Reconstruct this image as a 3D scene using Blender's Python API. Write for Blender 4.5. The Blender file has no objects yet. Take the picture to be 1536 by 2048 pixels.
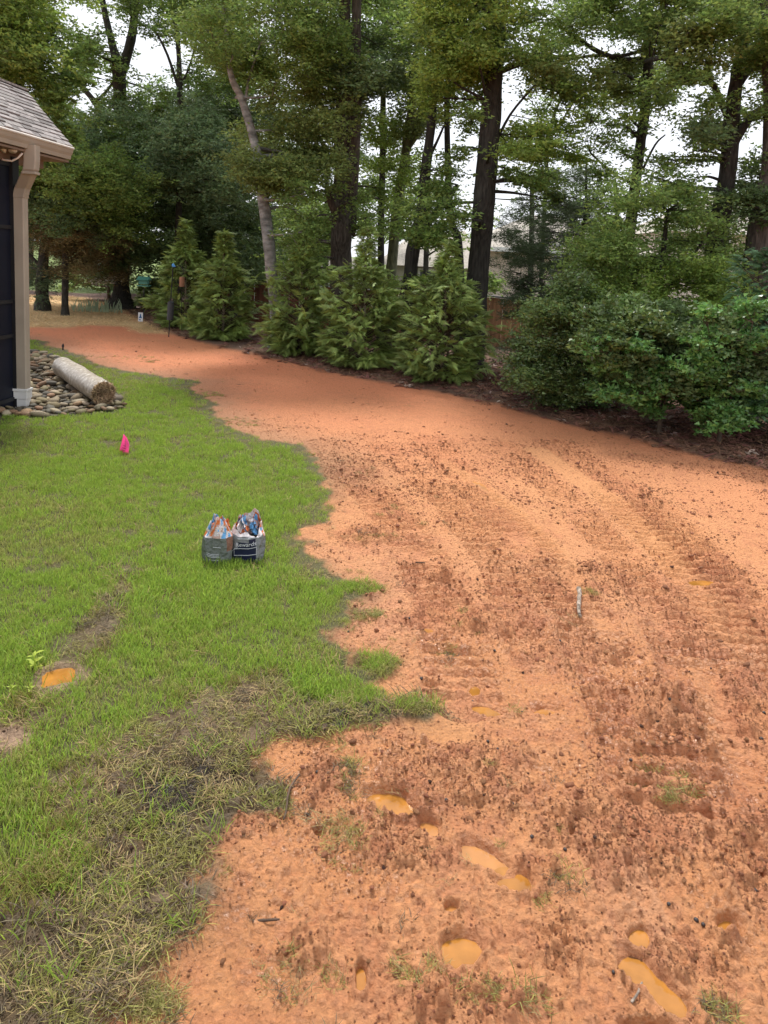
import bpy, math, random
import numpy as np
from mathutils import Matrix, Vector, Euler

random.seed(7)
RNG = np.random.default_rng(11)
scene = bpy.context.scene
COL = scene.collection

# ------------------------------------------------------------------ camera
F = 1479.0; CY = 723.0; EYE = 1.65
PITCH, ROLL = math.radians(8.0), math.radians(3.0)
cam_data = bpy.data.cameras.new('camera')
cam_data.sensor_fit = 'AUTO'; cam_data.sensor_width = 36.0; cam_data.lens = 26.0
cam_data.shift_y = (CY - 1024) / 2048.0
cam_data.clip_start = 0.05; cam_data.clip_end = 2000
cam = bpy.data.objects.new('camera', cam_data); COL.objects.link(cam)
CR = Matrix.Rotation(math.pi / 2 - PITCH, 3, 'X') @ Matrix.Rotation(ROLL, 3, 'Z')
cam.matrix_world = Matrix.Translation((0, 0, EYE)) @ CR.to_4x4()
scene.camera = cam

# ------------------------------------------------------------------ light
SUN_EL, SUN_AZ = math.radians(57), math.radians(-16)      # azimuth clockwise from +Y
world = bpy.data.worlds.new('World'); scene.world = world; world.use_nodes = True
wn = world.node_tree; wn.nodes.clear()
sky = wn.nodes.new('ShaderNodeTexSky'); sky.sky_type = 'NISHITA'; sky.sun_disc = False
sky.sun_elevation = SUN_EL; sky.sun_rotation = SUN_AZ; sky.air_density = 1.0; sky.dust_density = 2.0
tc = wn.nodes.new('ShaderNodeTexCoord')
cn = wn.nodes.new('ShaderNodeTexNoise'); cn.inputs['Scale'].default_value = 2.2; cn.inputs['Detail'].default_value = 5
cr = wn.nodes.new('ShaderNodeValToRGB')
cr.color_ramp.elements[0].position = 0.3; cr.color_ramp.elements[0].color = (0.82, 0.82, 0.82, 1)
cr.color_ramp.elements[1].position = 0.7; cr.color_ramp.elements[1].color = (1, 1, 1, 1)
mx = wn.nodes.new('ShaderNodeMix'); mx.data_type = 'RGBA'
mx.inputs[7].default_value = (9.2, 9.4, 10.0, 1)                # bright cloud sheet
bg = wn.nodes.new('ShaderNodeBackground'); bg.inputs['Strength'].default_value = 0.108
wo = wn.nodes.new('ShaderNodeOutputWorld')
wn.links.new(tc.outputs['Generated'], cn.inputs['Vector']); wn.links.new(cn.outputs['Fac'], cr.inputs['Fac'])
wn.links.new(cr.outputs['Color'], mx.inputs[0]); wn.links.new(sky.outputs['Color'], mx.inputs[6])
wn.links.new(mx.outputs[2], bg.inputs['Color']); wn.links.new(bg.outputs['Background'], wo.inputs['Surface'])
sd_ = bpy.data.lights.new('sun', 'SUN'); sd_.energy = 3.5; sd_.angle = math.radians(9); sd_.color = (1, 0.96, 0.9)
sun = bpy.data.objects.new('sun', sd_); COL.objects.link(sun)
sdir = Vector((math.sin(SUN_AZ) * math.cos(SUN_EL), math.cos(SUN_AZ) * math.cos(SUN_EL), math.sin(SUN_EL)))
sun.rotation_euler = sdir.to_track_quat('Z', 'Y').to_euler(); sun.location = sdir * 60
vs = scene.view_settings
scene.display_settings.display_device = 'sRGB'
vs.view_transform = 'Standard'; vs.look = 'None'; vs.gamma = 1; vs.use_curve_mapping = False
vs.exposure = 0.36
scene.cycles.max_bounces = 6; scene.cycles.transparent_max_bounces = 4

# ------------------------------------------------------------------ helpers
def sst(a, b, x):
    t = np.clip((np.asarray(x, float) - a) / (b - a), 0, 1); return t * t * (3 - 2 * t)

def ray(px, py):
    return CR @ Vector(((px - 768) / F, -(py - CY) / F, -1.0))

def U(px, py, D):
    """point seen at a pixel of the photograph, D metres ahead (Y = D)"""
    r = ray(px, py); t = D / r.y
    return Vector((r.x * t, D, EYE + r.z * t))

def G0(px, py):
    r = ray(px, py); t = -EYE / r.z
    return (r.x * t, r.y * t)

MEDGE_PX = [(-700, 588), (-200, 588), (57, 590), (140, 593), (200, 604), (250, 622), (280, 642), (330, 664), (420, 688), (520, 712),
            (620, 738), (760, 766), (900, 790), (1000, 811), (1100, 836), (1200, 862), (1300, 888), (1400, 912),
            (1536, 940), (1800, 1010), (2300, 1200)]
MEDGE = np.array([G0(*p) for p in MEDGE_PX])

def edge_e(x, y):
    return (y - np.interp(x, MEDGE[:, 0], MEDGE[:, 1])) * 0.75

def zbase(x, y):
    x = np.asarray(x, float); y = np.asarray(y, float)
    e = edge_e(x, y)
    return -0.5 * sst(1.2, 6.5, e) * sst(-6, -3, x) + 0.03 * np.sin(x * 0.7 + 1) * sst(3, 9, y)* np.cos(y * .5)

def G(px, py):
    """point of the terrain seen at a pixel"""
    r = ray(px, py); z = 0.0
    for _ in range(12):
        t = (z - EYE) / r.z
        z = 0.5 * z + 0.5 * float(zbase(r.x * t, r.y * t))
    return Vector((r.x * t, r.y * t, z))

def PG(pts):
    return np.array([G0(*p) for p in pts])

def _h(ix, iy, seed):
    n = (ix.astype(np.int64) * 374761393 + iy.astype(np.int64) * 668265263 + seed * 974634777) & 0xffffffff
    n = ((n ^ (n >> 13)) * 1274126177) & 0xffffffff
    return ((n ^ (n >> 16)) & 0xffffff) / float(0xffffff)

def vnoise(x, y, seed=0):
    ix = np.floor(x); iy = np.floor(y); fx = x - ix; fy = y - iy
    fx = fx * fx * (3 - 2 * fx); fy = fy * fy * (3 - 2 * fy)
    a = _h(ix, iy, seed); b = _h(ix + 1, iy, seed); c = _h(ix, iy + 1, seed); d = _h(ix + 1, iy + 1, seed)
    return (a + (b - a) * fx + (c - a) * fy + (a - b - c + d) * fx * fy) * 2 - 1

def fbm(x, y, s, oct=4, seed=0, gain=0.5):
    v = 0; a = 1; t = 0
    for k in range(oct):
        c, sn = math.cos(k * 1.1), math.sin(k * 1.1)
        v = v + a * vnoise((x * c - y * sn) / s + 17.3 * k, (x * sn + y * c) / s + 5.1 * k, seed + k); t += a; a *= gain; s *= 0.5
    return v / t

def sdist(x, y, poly):
    """signed distance to a polygon, negative inside"""
    n = len(poly); d = np.full(x.shape, 1e9); inside = np.zeros(x.shape, bool)
    for i in range(n):
        ax, ay = poly[i]; bx, by = poly[(i + 1) % n]
        ex, ey = bx - ax, by - ay; L = ex * ex + ey * ey + 1e-12
        t = np.clip(((x - ax) * ex + (y - ay) * ey) / L, 0, 1)
        d = np.minimum(d, (x - ax - t * ex) ** 2 + (y - ay - t * ey) ** 2)
        if ay != by:
            inside ^= ((ay > y) != (by > y)) & (x < (bx - ax) * (y - ay) / (by - ay) + ax)
    d = np.sqrt(d); return np.where(inside, -d, d)

def pdist(x, y, line):
    """distance to a polyline, length along it, signed offset"""
    d = np.full(x.shape, 1e9); al = np.zeros(x.shape); s0 = 0
    for i in range(len(line) - 1):
        ax, ay = line[i]; bx, by = line[i + 1]
        ex, ey = bx - ax, by - ay; L = math.hypot(ex, ey) + 1e-9
        t = np.clip(((x - ax) * ex + (y - ay) * ey) / (L * L), 0, 1)
        dd = np.hypot(x - ax - t * ex, y - ay - t * ey)
        m = dd < d; d = np.where(m, dd, d); al = np.where(m, s0 + t * L, al); s0 += L
    return d, al

# ---- objects
def link(o, parent=None):
    COL.objects.link(o)
    if parent is not None: o.parent = parent
    return o

def tag(o, label=None, cat=None, group=None, kind=None):
    if label: o['label'] = label
    if cat: o['category'] = cat
    if group: o['group'] = group
    if kind: o['kind'] = kind
    return o

def empty(name, loc=(0, 0, 0), rz=0):
    o = bpy.data.objects.new(name, None); o.location = loc; o.rotation_euler = (0, 0, rz)
    o.empty_display_size = 0.1; COL.objects.link(o); return o

def mesh_np(name, V, Fc, mats, fattr=None, vattr=None, midx=None, smooth=False):
    """V (n,3), Fc (m,k) array or a list of index tuples"""
    me = bpy.data.meshes.new(name)
    V = np.ascontiguousarray(V, dtype=np.float32)
    if isinstance(Fc, np.ndarray):
        m, k = Fc.shape
        me.vertices.add(len(V)); me.vertices.foreach_set('co', V.ravel())
        me.loops.add(m * k); me.loops.foreach_set('vertex_index', np.ascontiguousarray(Fc, dtype=np.int32).ravel())
        me.polygons.add(m); me.polygons.foreach_set('loop_start', np.arange(0, m * k, k, dtype=np.int32))
        if smooth: me.polygons.foreach_set('use_smooth', np.ones(m, dtype=bool))
        me.update(calc_edges=True)
    else:
        me.from_pydata([tuple(map(float, v)) for v in V], [], Fc); m = len(me.polygons)
        if smooth: me.polygons.foreach_set('use_smooth', np.ones(m, dtype=bool))
        me.update()
    for mt in (mats if isinstance(mats, (list, tuple)) else [mats]): me.materials.append(mt)
    if midx is not None: me.polygons.foreach_set('material_index', np.ascontiguousarray(midx, dtype=np.int32))
    for k, v in (fattr or {}).items():
        a = me.attributes.new(k, 'FLOAT', 'FACE'); a.data.foreach_set('value', np.ascontiguousarray(v, dtype=np.float32))
    for k, v in (vattr or {}).items():
        v = np.ascontiguousarray(v, dtype=np.float32)
        if v.ndim == 1:
            a = me.attributes.new(k, 'FLOAT', 'POINT'); a.data.foreach_set('value', v)
        else:
            a = me.attributes.new(k, 'FLOAT_COLOR', 'POINT'); a.data.foreach_set('color', v.ravel())
    return me

def obj(name, me, parent=None, loc=(0, 0, 0), rot=(0, 0, 0)):
    o = bpy.data.objects.new(name, me); o.location = loc; o.rotation_euler = rot
    return link(o, parent)

class MB:
    """collects simple shapes into one mesh"""
    def __init__(s): s.v = []; s.f = []; s.m = []
    def add(s, vs, fs, mi=0):
        n = len(s.v); s.v += [tuple(v) for v in vs]; s.f += [tuple(i + n for i in f) for f in fs]; s.m += [mi] * len(fs)
    def box(s, a, b, mi=0):
        x0, y0, z0 = a; x1, y1, z1 = b
        s.add([(x0, y0, z0), (x1, y0, z0), (x1, y1, z0), (x0, y1, z0), (x0, y0, z1), (x1, y0, z1), (x1, y1, z1), (x0, y1, z1)],
              [(0, 3, 2, 1), (4, 5, 6, 7), (0, 1, 5, 4), (1, 2, 6, 5), (2, 3, 7, 6), (3, 0, 4, 7)], mi)
    def beam(s, p, q, w, h, mi=0, up=(0, 0, 1)):
        p = Vector(p); q = Vector(q); d = (q - p).normalized(); u = Vector(up)
        r = d.cross(u).normalized(); u = r.cross(d).normalized()
        vs = [c + r * sx * w / 2 + u * sz * h / 2 for c in (p, q) for sx, sz in ((-1, -1), (1, -1), (1, 1), (-1, 1))]
        s.add(vs, [(0, 1, 2, 3), (7, 6, 5, 4), (0, 4, 5, 1), (1, 5, 6, 2), (2, 6, 7, 3), (3, 7, 4, 0)], mi)
    def prism(s, prof, p, q, xdir, ydir, mi=0):
        """closed profile [(a,b)] swept from p to q"""
        p = Vector(p); q = Vector(q); X = Vector(xdir); Y = Vector(ydir); n = len(prof)
        vs = [c + X * a + Y * b for c in (p, q) for a, b in prof]
        s.add(vs, [tuple(range(n - 1, -1, -1)), tuple(range(n, 2 * n))] + [(i, (i + 1) % n, n + (i + 1) % n, n + i) for i in range(n)], mi)
    def tube(s, pts, rad, n=8, mi=0, cap=True, jit=0, rnd=random):
        pts = [Vector(p) for p in pts]; k = len(pts); ref = None; rings = []
        for i, p in enumerate(pts):
            d = (pts[min(i + 1, k - 1)] - pts[max(i - 1, 0)]).normalized()
            if ref is None: ref = d.orthogonal().normalized()
            ref = (ref - d * ref.dot(d)).normalized(); b = d.cross(ref); r = rad[i] if hasattr(rad, '__len__') else rad
            rings.append([p + (ref * math.cos(a) + b * math.sin(a)) * r * (1 + jit * rnd.uniform(-1, 1)) for a in (2 * math.pi * j / n for j in range(n))])
        vs = [v for rg in rings for v in rg]; fs = []
        for i in range(k - 1):
            for j in range(n):
                fs.append((i * n + j, i * n + (j + 1) % n, (i + 1) * n + (j + 1) % n, (i + 1) * n + j))
        if cap: fs += [tuple(range(n - 1, -1, -1)), tuple((k - 1) * n + j for j in range(n))]
        s.add(vs, fs, mi)
    def build(s, name, mats, parent=None, loc=(0, 0, 0), smooth=False, rot=(0, 0, 0), bevel=0):
        me = mesh_np(name, np.array(s.v), s.f, mats, midx=s.m, smooth=smooth)
        o = obj(name, me, parent, loc, rot)
        if bevel:
            b = o.modifiers.new('bevel', 'BEVEL'); b.width = bevel; b.segments = 2; b.limit_method = 'ANGLE'
        return o

# ---- materials
MATS = {}
def mat(name, col, rough=0.8, noise=0.15, nscale=8, bump=0.0, bscale=40, vary=0, attr=None, transl=0, spec=0.3, stretch=None, col2=None, metal=0, objrand=0):
    m = bpy.data.materials.new(name); m.use_nodes = True; nt = m.node_tree; N = nt.nodes; L = nt.links
    p = N['Principled BSDF']; p.inputs['Roughness'].default_value = rough; p.inputs['Specular IOR Level'].default_value = spec
    p.inputs['Metallic'].default_value = metal
    tc = N.new('ShaderNodeTexCoord'); vec = tc.outputs['Object']
    if stretch:
        mp = N.new('ShaderNodeMapping'); mp.inputs['Scale'].default_value = stretch; L.new(vec, mp.inputs['Vector']); vec = mp.outputs['Vector']
    nz = N.new('ShaderNodeTexNoise'); nz.inputs['Scale'].default_value = nscale; nz.inputs['Detail'].default_value = 5; L.new(vec, nz.inputs['Vector'])
    mixn = N.new('ShaderNodeMix'); mixn.data_type = 'RGBA'
    c2 = col2 or tuple(c * (1 - 2 * noise) for c in col)
    c1 = col if col2 else tuple(min(1, c * (1 + 2 * noise)) for c in col)
    mr = N.new('ShaderNodeMapRange'); mr.inputs[1].default_value = 0.3; mr.inputs[2].default_value = 0.7; L.new(nz.outputs['Fac'], mr.inputs[0])
    L.new(mr.outputs[0], mixn.inputs[0]); mixn.inputs[6].default_value = (*c2, 1); mixn.inputs[7].default_value = (*c1, 1)
    out = mixn.outputs[2]
    fac = None
    if attr:
        at = N.new('ShaderNodeAttribute'); at.attribute_name = attr; fac = at.outputs['Fac']
    if objrand:
        oi = N.new('ShaderNodeObjectInfo'); fac = oi.outputs['Random']; vary = objrand
    if fac is not None:
        hs = N.new('ShaderNodeHueSaturation')
        a1 = N.new('ShaderNodeMapRange'); a1.inputs[3].default_value = 1 - vary; a1.inputs[4].default_value = 1 + vary; L.new(fac, a1.inputs[0])
        a2 = N.new('ShaderNodeMapRange'); a2.inputs[3].default_value = 0.5 - vary * 0.05; a2.inputs[4].default_value = 0.5 + vary * 0.03
        fr = N.new('ShaderNodeMath'); fr.operation = 'MULTIPLY'; fr.inputs[1].default_value = 7.13; L.new(fac, fr.inputs[0])
        f2 = N.new('ShaderNodeMath'); f2.operation = 'FRACT'; L.new(fr.outputs[0], f2.inputs[0]); L.new(f2.outputs[0], a2.inputs[0])
        L.new(a1.outputs[0], hs.inputs['Value']); L.new(a2.outputs[0], hs.inputs['Hue']); L.new(out, hs.inputs['Color']); out = hs.outputs['Color']
    L.new(out, p.inputs['Base Color'])
    if bump:
        bn = N.new('ShaderNodeTexNoise'); bn.inputs['Scale'].default_value = bscale; bn.inputs['Detail'].default_value = 6; L.new(vec, bn.inputs['Vector'])
        bp = N.new('ShaderNodeBump'); bp.inputs['Strength'].default_value = min(1, bump * 4 if bump < .25 else 1); bp.inputs['Distance'].default_value = bump * 0.05
        L.new(bn.outputs['Fac'], bp.inputs['Height']); L.new(bp.outputs['Normal'], p.inputs['Normal'])
    if transl:
        tr = N.new('ShaderNodeBsdfTranslucent'); hs2 = N.new('ShaderNodeHueSaturation'); hs2.inputs['Value'].default_value = 1.35; hs2.inputs['Hue'].default_value = 0.485
        L.new(out, hs2.inputs['Color']); L.new(hs2.outputs['Color'], tr.inputs['Color'])
        ms = N.new('ShaderNodeMixShader'); ms.inputs[0].default_value = transl
        L.new(p.outputs[0], ms.inputs[1]); L.new(tr.outputs[0], ms.inputs[2]); L.new(ms.outputs[0], N['Material Output'].inputs['Surface'])
    MATS[name] = m
    return m

M_leaf_mid   = mat('leaf_mid',   (0.155, 0.245, 0.062), 0.5, 0.12, 1.5, vary=0.5, attr='rnd', transl=0.5, spec=0.35)
M_leaf_light = mat('leaf_light', (0.205, 0.31, 0.062), 0.5, 0.12, 1.5, vary=0.45, attr='rnd', transl=0.42, spec=0.4)
M_leaf_olive = mat('leaf_olive', (0.155, 0.215, 0.058), 0.55, 0.12, 1.5, vary=0.45, attr='rnd', transl=0.35)
M_leaf_grey  = mat('leaf_grey',  (0.145, 0.23, 0.1), 0.5, 0.15, 1.5, vary=0.45, attr='rnd', transl=0.3, spec=0.5)
M_leaf_dark  = mat('leaf_dark',  (0.09, 0.145, 0.05), 0.5, 0.15, 1.5, vary=0.4, attr='rnd', transl=0.25)
M_needle     = mat('needle_dark', (0.07, 0.11, 0.05), 0.6, 0.15, 1.5, vary=0.4, attr='rnd', transl=0.2)
M_cedar_rust = mat('cedar_rust', (0.15, 0.125, 0.05), 0.6, 0.3, 1.2, vary=0.5, attr='rnd', transl=0.2)
M_arb        = mat('arborvitae_green', (0.26, 0.36, 0.10), 0.5, 0.2, 2.2, vary=0.45, attr='rnd', transl=0.25, spec=0.4)
M_laurel     = mat('laurel_leaf', (0.11, 0.18, 0.05), 0.35, 0.15, 1.5, vary=0.5, attr='rnd', transl=0.2, spec=0.55)
M_glossy     = mat('glossy_leaf', (0.115, 0.26, 0.065), 0.35, 0.15, 1.5, vary=0.45, attr='rnd', transl=0.25, spec=0.55)
M_leyland    = mat('leyland_green', (0.1, 0.2, 0.09), 0.55, 0.2, 1.5, vary=0.45, attr='rnd', transl=0.2)
M_bark_dark  = mat('bark_dark', (0.042, 0.039, 0.033), 0.95, 0.25, 9, bump=0.5, bscale=16, stretch=(3.5, 3.5, 0.7))
M_bark_brown = mat('bark_brown', (0.085, 0.072, 0.060), 0.95, 0.3, 9, bump=0.6, bscale=14, stretch=(3.5, 3.5, 0.6))
M_bark_pale  = mat('bark_pale', (0.36, 0.36, 0.34), 0.9, 0.22, 5, bump=0.4, bscale=12, stretch=(1.2, 1.2, 2.6), col2=(0.10, 0.10, 0.09))
M_bark_green = mat('bark_mossy', (0.115, 0.120, 0.070), 0.95, 0.25, 9, bump=0.4, bscale=14, stretch=(3, 3, 0.7))
M_twig       = mat('twig_brown', (0.09, 0.065, 0.045), 0.9, 0.2, 20)
M_stem_pale  = mat('stem_pale', (0.28, 0.24, 0.17), 0.8, 0.2, 20)

# ------------------------------------------------------------------ scatter (for uncountable stuff only)
def scatter(name, P, R, S, I, protos, kind='stuff', label=None):
    """one object; geometry nodes put proto meshes on its points"""
    me = bpy.data.meshes.new(name); me.vertices.add(len(P)); me.vertices.foreach_set('co', np.ascontiguousarray(P, dtype=np.float32).ravel())
    a = me.attributes.new('rot', 'FLOAT_VECTOR', 'POINT'); a.data.foreach_set('vector', np.ascontiguousarray(R, dtype=np.float32).ravel())
    a = me.attributes.new('scl', 'FLOAT', 'POINT'); a.data.foreach_set('value', np.ascontiguousarray(S, dtype=np.float32))
    a = me.attributes.new('idx', 'INT', 'POINT'); a.data.foreach_set('value', np.ascontiguousarray(I, dtype=np.int32))
    me.update()
    o = obj(name, me)
    c = bpy.data.collections.new(name + '_kinds')
    for k, pm in enumerate(protos):
        c.objects.link(bpy.data.objects.new('%s_kind_%02d' % (name, k), pm))
    ng = bpy.data.node_groups.new(name + '_scatter', 'GeometryNodeTree')
    ng.interface.new_socket('Geometry', in_out='INPUT', socket_type='NodeSocketGeometry')
    ng.interface.new_socket('Geometry', in_out='OUTPUT', socket_type='NodeSocketGeometry')
    N = ng.nodes; L = ng.links
    gi = N.new('NodeGroupInput'); go = N.new('NodeGroupOutput')
    ci = N.new('GeometryNodeCollectionInfo'); ci.inputs['Collection'].default_value = c
    ci.inputs['Separate Children'].default_value = True; ci.inputs['Reset Children'].default_value = True
    ip = N.new('GeometryNodeInstanceOnPoints'); ip.inputs['Pick Instance'].default_value = True
    def na(n, t):
        x = N.new('GeometryNodeInputNamedAttribute'); x.data_type = t; x.inputs['Name'].default_value = n
        return [q for q in x.outputs if q.enabled][0]
    L.new(gi.outputs[0], ip.inputs['Points']); L.new(ci.outputs[0], ip.inputs['Instance'])
    L.new(na('idx', 'INT'), ip.inputs['Instance Index']); L.new(na('rot', 'FLOAT_VECTOR'), ip.inputs['Rotation'])
    L.new(na('scl', 'FLOAT'), ip.inputs['Scale']); L.new(ip.outputs[0], go.inputs[0])
    md = o.modifiers.new('scatter', 'NODES'); md.node_group = ng
    tag(o, label=label, kind=kind)
    return o

# ==================================================================
#  GROUND
# ==================================================================
LAWN = PG([(-500, 700), (-100, 682), (57, 675), (100, 688), (160, 712), (230, 738), (300, 748), (388, 765), (392, 785), (415, 805), (432, 828),
           (470, 860), (540, 880), (600, 888), (638, 912), (652, 960), (648, 1010), (622, 1050), (600, 1075), (608, 1110),
           (650, 1150), (745, 1165), (740, 1185), (705, 1205), (712, 1240), (655, 1265), (680, 1300), (690, 1340),
           (780, 1318), (800, 1350), (720, 1375), (780, 1405), (860, 1412), (850, 1427), (730, 1447), (640, 1460), (560, 1478), (500, 1510),
           (550, 1550), (548, 1620), (480, 1645), (415, 1690), (388, 1760), (385, 1830), (310, 1895), (225, 1990), (170, 2060),
           (60, 2300), (-1200, 2300), (-1200, 1000)])
MATTED = PG([(95, 1650), (112, 1570), (185, 1490), (250, 1440), (340, 1390), (430, 1350), (545, 1345), (575, 1410), (640, 1425), (740, 1430),
             (860, 1400), (870, 1440), (640, 1500), (580, 1700), (420, 1900), (200, 2300), (-1200, 2300), (-900, 1900), (0, 1740)])
TRACKL = PG([(262, 1150), (225, 1210), (120, 1345), (30, 1460), (-120, 1580)])
ROCKS = PG([(-200, 700), (57, 698), (110, 714), (150, 735), (200, 768), (243, 798), (257, 822), (200, 831), (100, 838), (-60, 838), (-400, 838)])
STRAW = PG([(-500, 588), (57, 590), (140, 593), (200, 604), (250, 622), (285, 642), (335, 666), (300, 662), (250, 652), (180, 650), (120, 655), (57, 658), (-500, 668)])
TRACKS = [(PG([(860, 880), (950, 985), (1060, 1090), (1170, 1240), (1260, 1420), (1330, 1640)]), 0.17, 0.085, 0.020),
          (PG([(655, 890), (740, 980), (840, 1110), (900, 1240), (930, 1400)]), 0.16, 0.085, 0.020),
          (PG([(1230, 985), (1380, 1130), (1500, 1340), (1580, 1600)]), 0.20, 0.085, 0.020),
          (PG([(1010, 890), (1180, 1040), (1330, 1240), (1440, 1500), (1500, 1700)]), 0.13, 0.085, 0.020),
          (PG([(760, 890), (900, 1010), (1000, 1140), (1060, 1300)]), 0.12, 0.085, 0.020),
          (PG([(1100, 880), (1290, 1000), (1480, 1190), (1600, 1400)]), 0.16, 0.085, 0.020),
          (PG([(820, 1240), (960, 1275), (1080, 1260)]), 0.10, 0.045, 0.012)]
SMOOTH = [(PG([(890, 920), (985, 985), (1120, 1110), (1230, 1290)]), 0.055), (PG([(1080, 900), (1230, 1010), (1420, 1200), (1536, 1330)]), 0.12),
          (PG([(650, 1320), (760, 1380), (900, 1470)]), .07), (PG([(1395, 1330), (1450, 1480), (1500, 1560)]), .06)]
CHURN = [(900, 1555, 170, 75), (1010, 1600, 110, 60), (800, 1640, 90, 50), (1325, 1420, 75, 50), (1150, 1640, 130, 60), (1070, 1750, 60, 40),
         (1250, 1700, 110, 70), (740, 1075, 60, 22), (880, 1155, 28, 10), (700, 940, 60, 30), (790, 1025, 40, 14), (950, 1240, 150, 35),
         (1330, 1925, 70, 60), (820, 1700, 110, 45), (940, 2000, 120, 50), (1500, 1720, 60, 110), (1490, 1400, 70, 70), (1190, 1160, 80, 30),
         (700, 1325, 40, 16), (650, 1540, 40, 60), (460, 1640, 70, 40), (1130, 1310, 90, 40), (720, 1180, 40, 20), (1120, 1870, 60, 60), (1440, 1930, 40, 90), (600, 1900, 60, 30)]
PUD = [(778, 1604, 52, 23, 12, 1), (1030, 1760, 40, 24, 18, 1), (918, 1905, 40, 34, -10, .9), (1300, 1965, 82, 24, 42, 1), (722, 1955, 13, 36, 0, 1),
       (1455, 1853, 34, 25, 28, .9), (978, 1423, 32, 10, 18, 1), (950, 1377, 13, 12, 0, .8), (858, 1650, 22, 16, 20, .6), (970, 1712, 52, 20, 28, .6),
       (1278, 1870, 22, 18, 0, .7), (1402, 1163, 25, 5, 0, .7), (638, 1666, 17, 12, 0, .6), (120, 1352, 33, 17, -12, .9), (852, 1256, 17, 6, 0, .6),
       (960, 965, 30, 7, 35, .6), (905, 1812, 15, 11, 0, .6), (1290, 2052, 50, 12, 5, .7), (1090, 1420, 30, 10, 0, .35)]

def ell(cx, cy, a, b, ang):
    c, s = math.cos(math.radians(ang)), math.sin(math.radians(ang))
    C = np.array(G0(cx, cy)); A = np.array(G0(cx + a * c, cy + a * s)) - C; B = np.array(G0(cx - b * s, cy + b * c)) - C
    return C, np.linalg.inv(np.stack([A, B], 1)), A, B
CH = [ell(a, b, c, d, 0) for a, b, c, d in CHURN]
PU = [(ell(a, b, c * 1.06, d * 1.10, e), w) for a, b, c, d, e, w in PUD]
MOUNDS = [(1322, 1425, 66, 34, 0.075), (705, 1326, 26, 12, 0.03), (884, 1156, 16, 8, 0.035), (905, 1180, 12, 6, 0.03), (740, 1075, 45, 14, 0.03), (470, 1615, 26, 15, .03), (340, 1590, 18, 10, .025), (1422, 1516, 20, 8, .03), (845, 1484, 12, 6, .025)]
MO = [(ell(a, b, c, d, 0), h) for a, b, c, d, h in MOUNDS]

def er(x, y, E):
    C, Mi = E[0], E[1]; dx = x - C[0]; dy = y - C[1]
    return np.hypot(Mi[0, 0] * dx + Mi[0, 1] * dy, Mi[1, 0] * dx + Mi[1, 1] * dy)

def masks(x, y):
    dist = np.hypot(x, y); m = {}
    wob = fbm(x, y, .35, 3, 21) * 0.07 * (0.5 + dist / 7) + fbm(x, y, .12, 3, 31) * .09
    sl = sdist(x, y, LAWN) + wob
    m['lawn'] = 1 - sst(-0.03, 0.03, sl); m['lawn_sd'] = sl
    mt = 1 - sst(-0.10, 0.10, sdist(x, y, MATTED) + fbm(x, y, .3, 3, 5) * .16)
    dl, _ = pdist(x, y, TRACKL)
    tl = (1 - sst(0.06, 0.24, dl + fbm(x, y, .25, 3, 8) * .08)) * sst(6.2, 4.0, y) if False else (1 - sst(0.0, 0.22, dl + fbm(x, y, .25, 3, 8) * .14)) * (1 - sst(3.6, 4.6, y))
    m['matted'] = np.maximum(mt, tl * 0.85)
    m['rocks'] = 1 - sst(-0.02, 0.02, sdist(x, y, ROCKS))
    m['straw'] = 1 - sst(-0.3, 0.3, sdist(x, y, STRAW) + fbm(x, y, .8, 3, 3) * .4)
    e = edge_e(x, y) + fbm(x, y, .4, 3, 12) * .09
    m['e'] = e; m['mulch'] = sst(-0.05, 0.10, e)
    m['far'] = sst(24.0, 24.6, y + fbm(x, y, 2, 2, 2)) * (x < 60)
    ch = np.zeros_like(x)
    for E in CH: ch = np.maximum(ch, 1 - sst(0.6, 1.35, er(x, y, E) + fbm(x, y, .12, 3, 40) * .45))
    m['churn'] = ch
    sm = np.zeros_like(x)
    for ln, w in SMOOTH:
        d, _ = pdist(x, y, ln); sm = np.maximum(sm, 1 - sst(w * .6, w * 1.3, d + fbm(x, y, .2, 2, 60) * .03))
    m['smooth'] = sm
    return m

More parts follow.
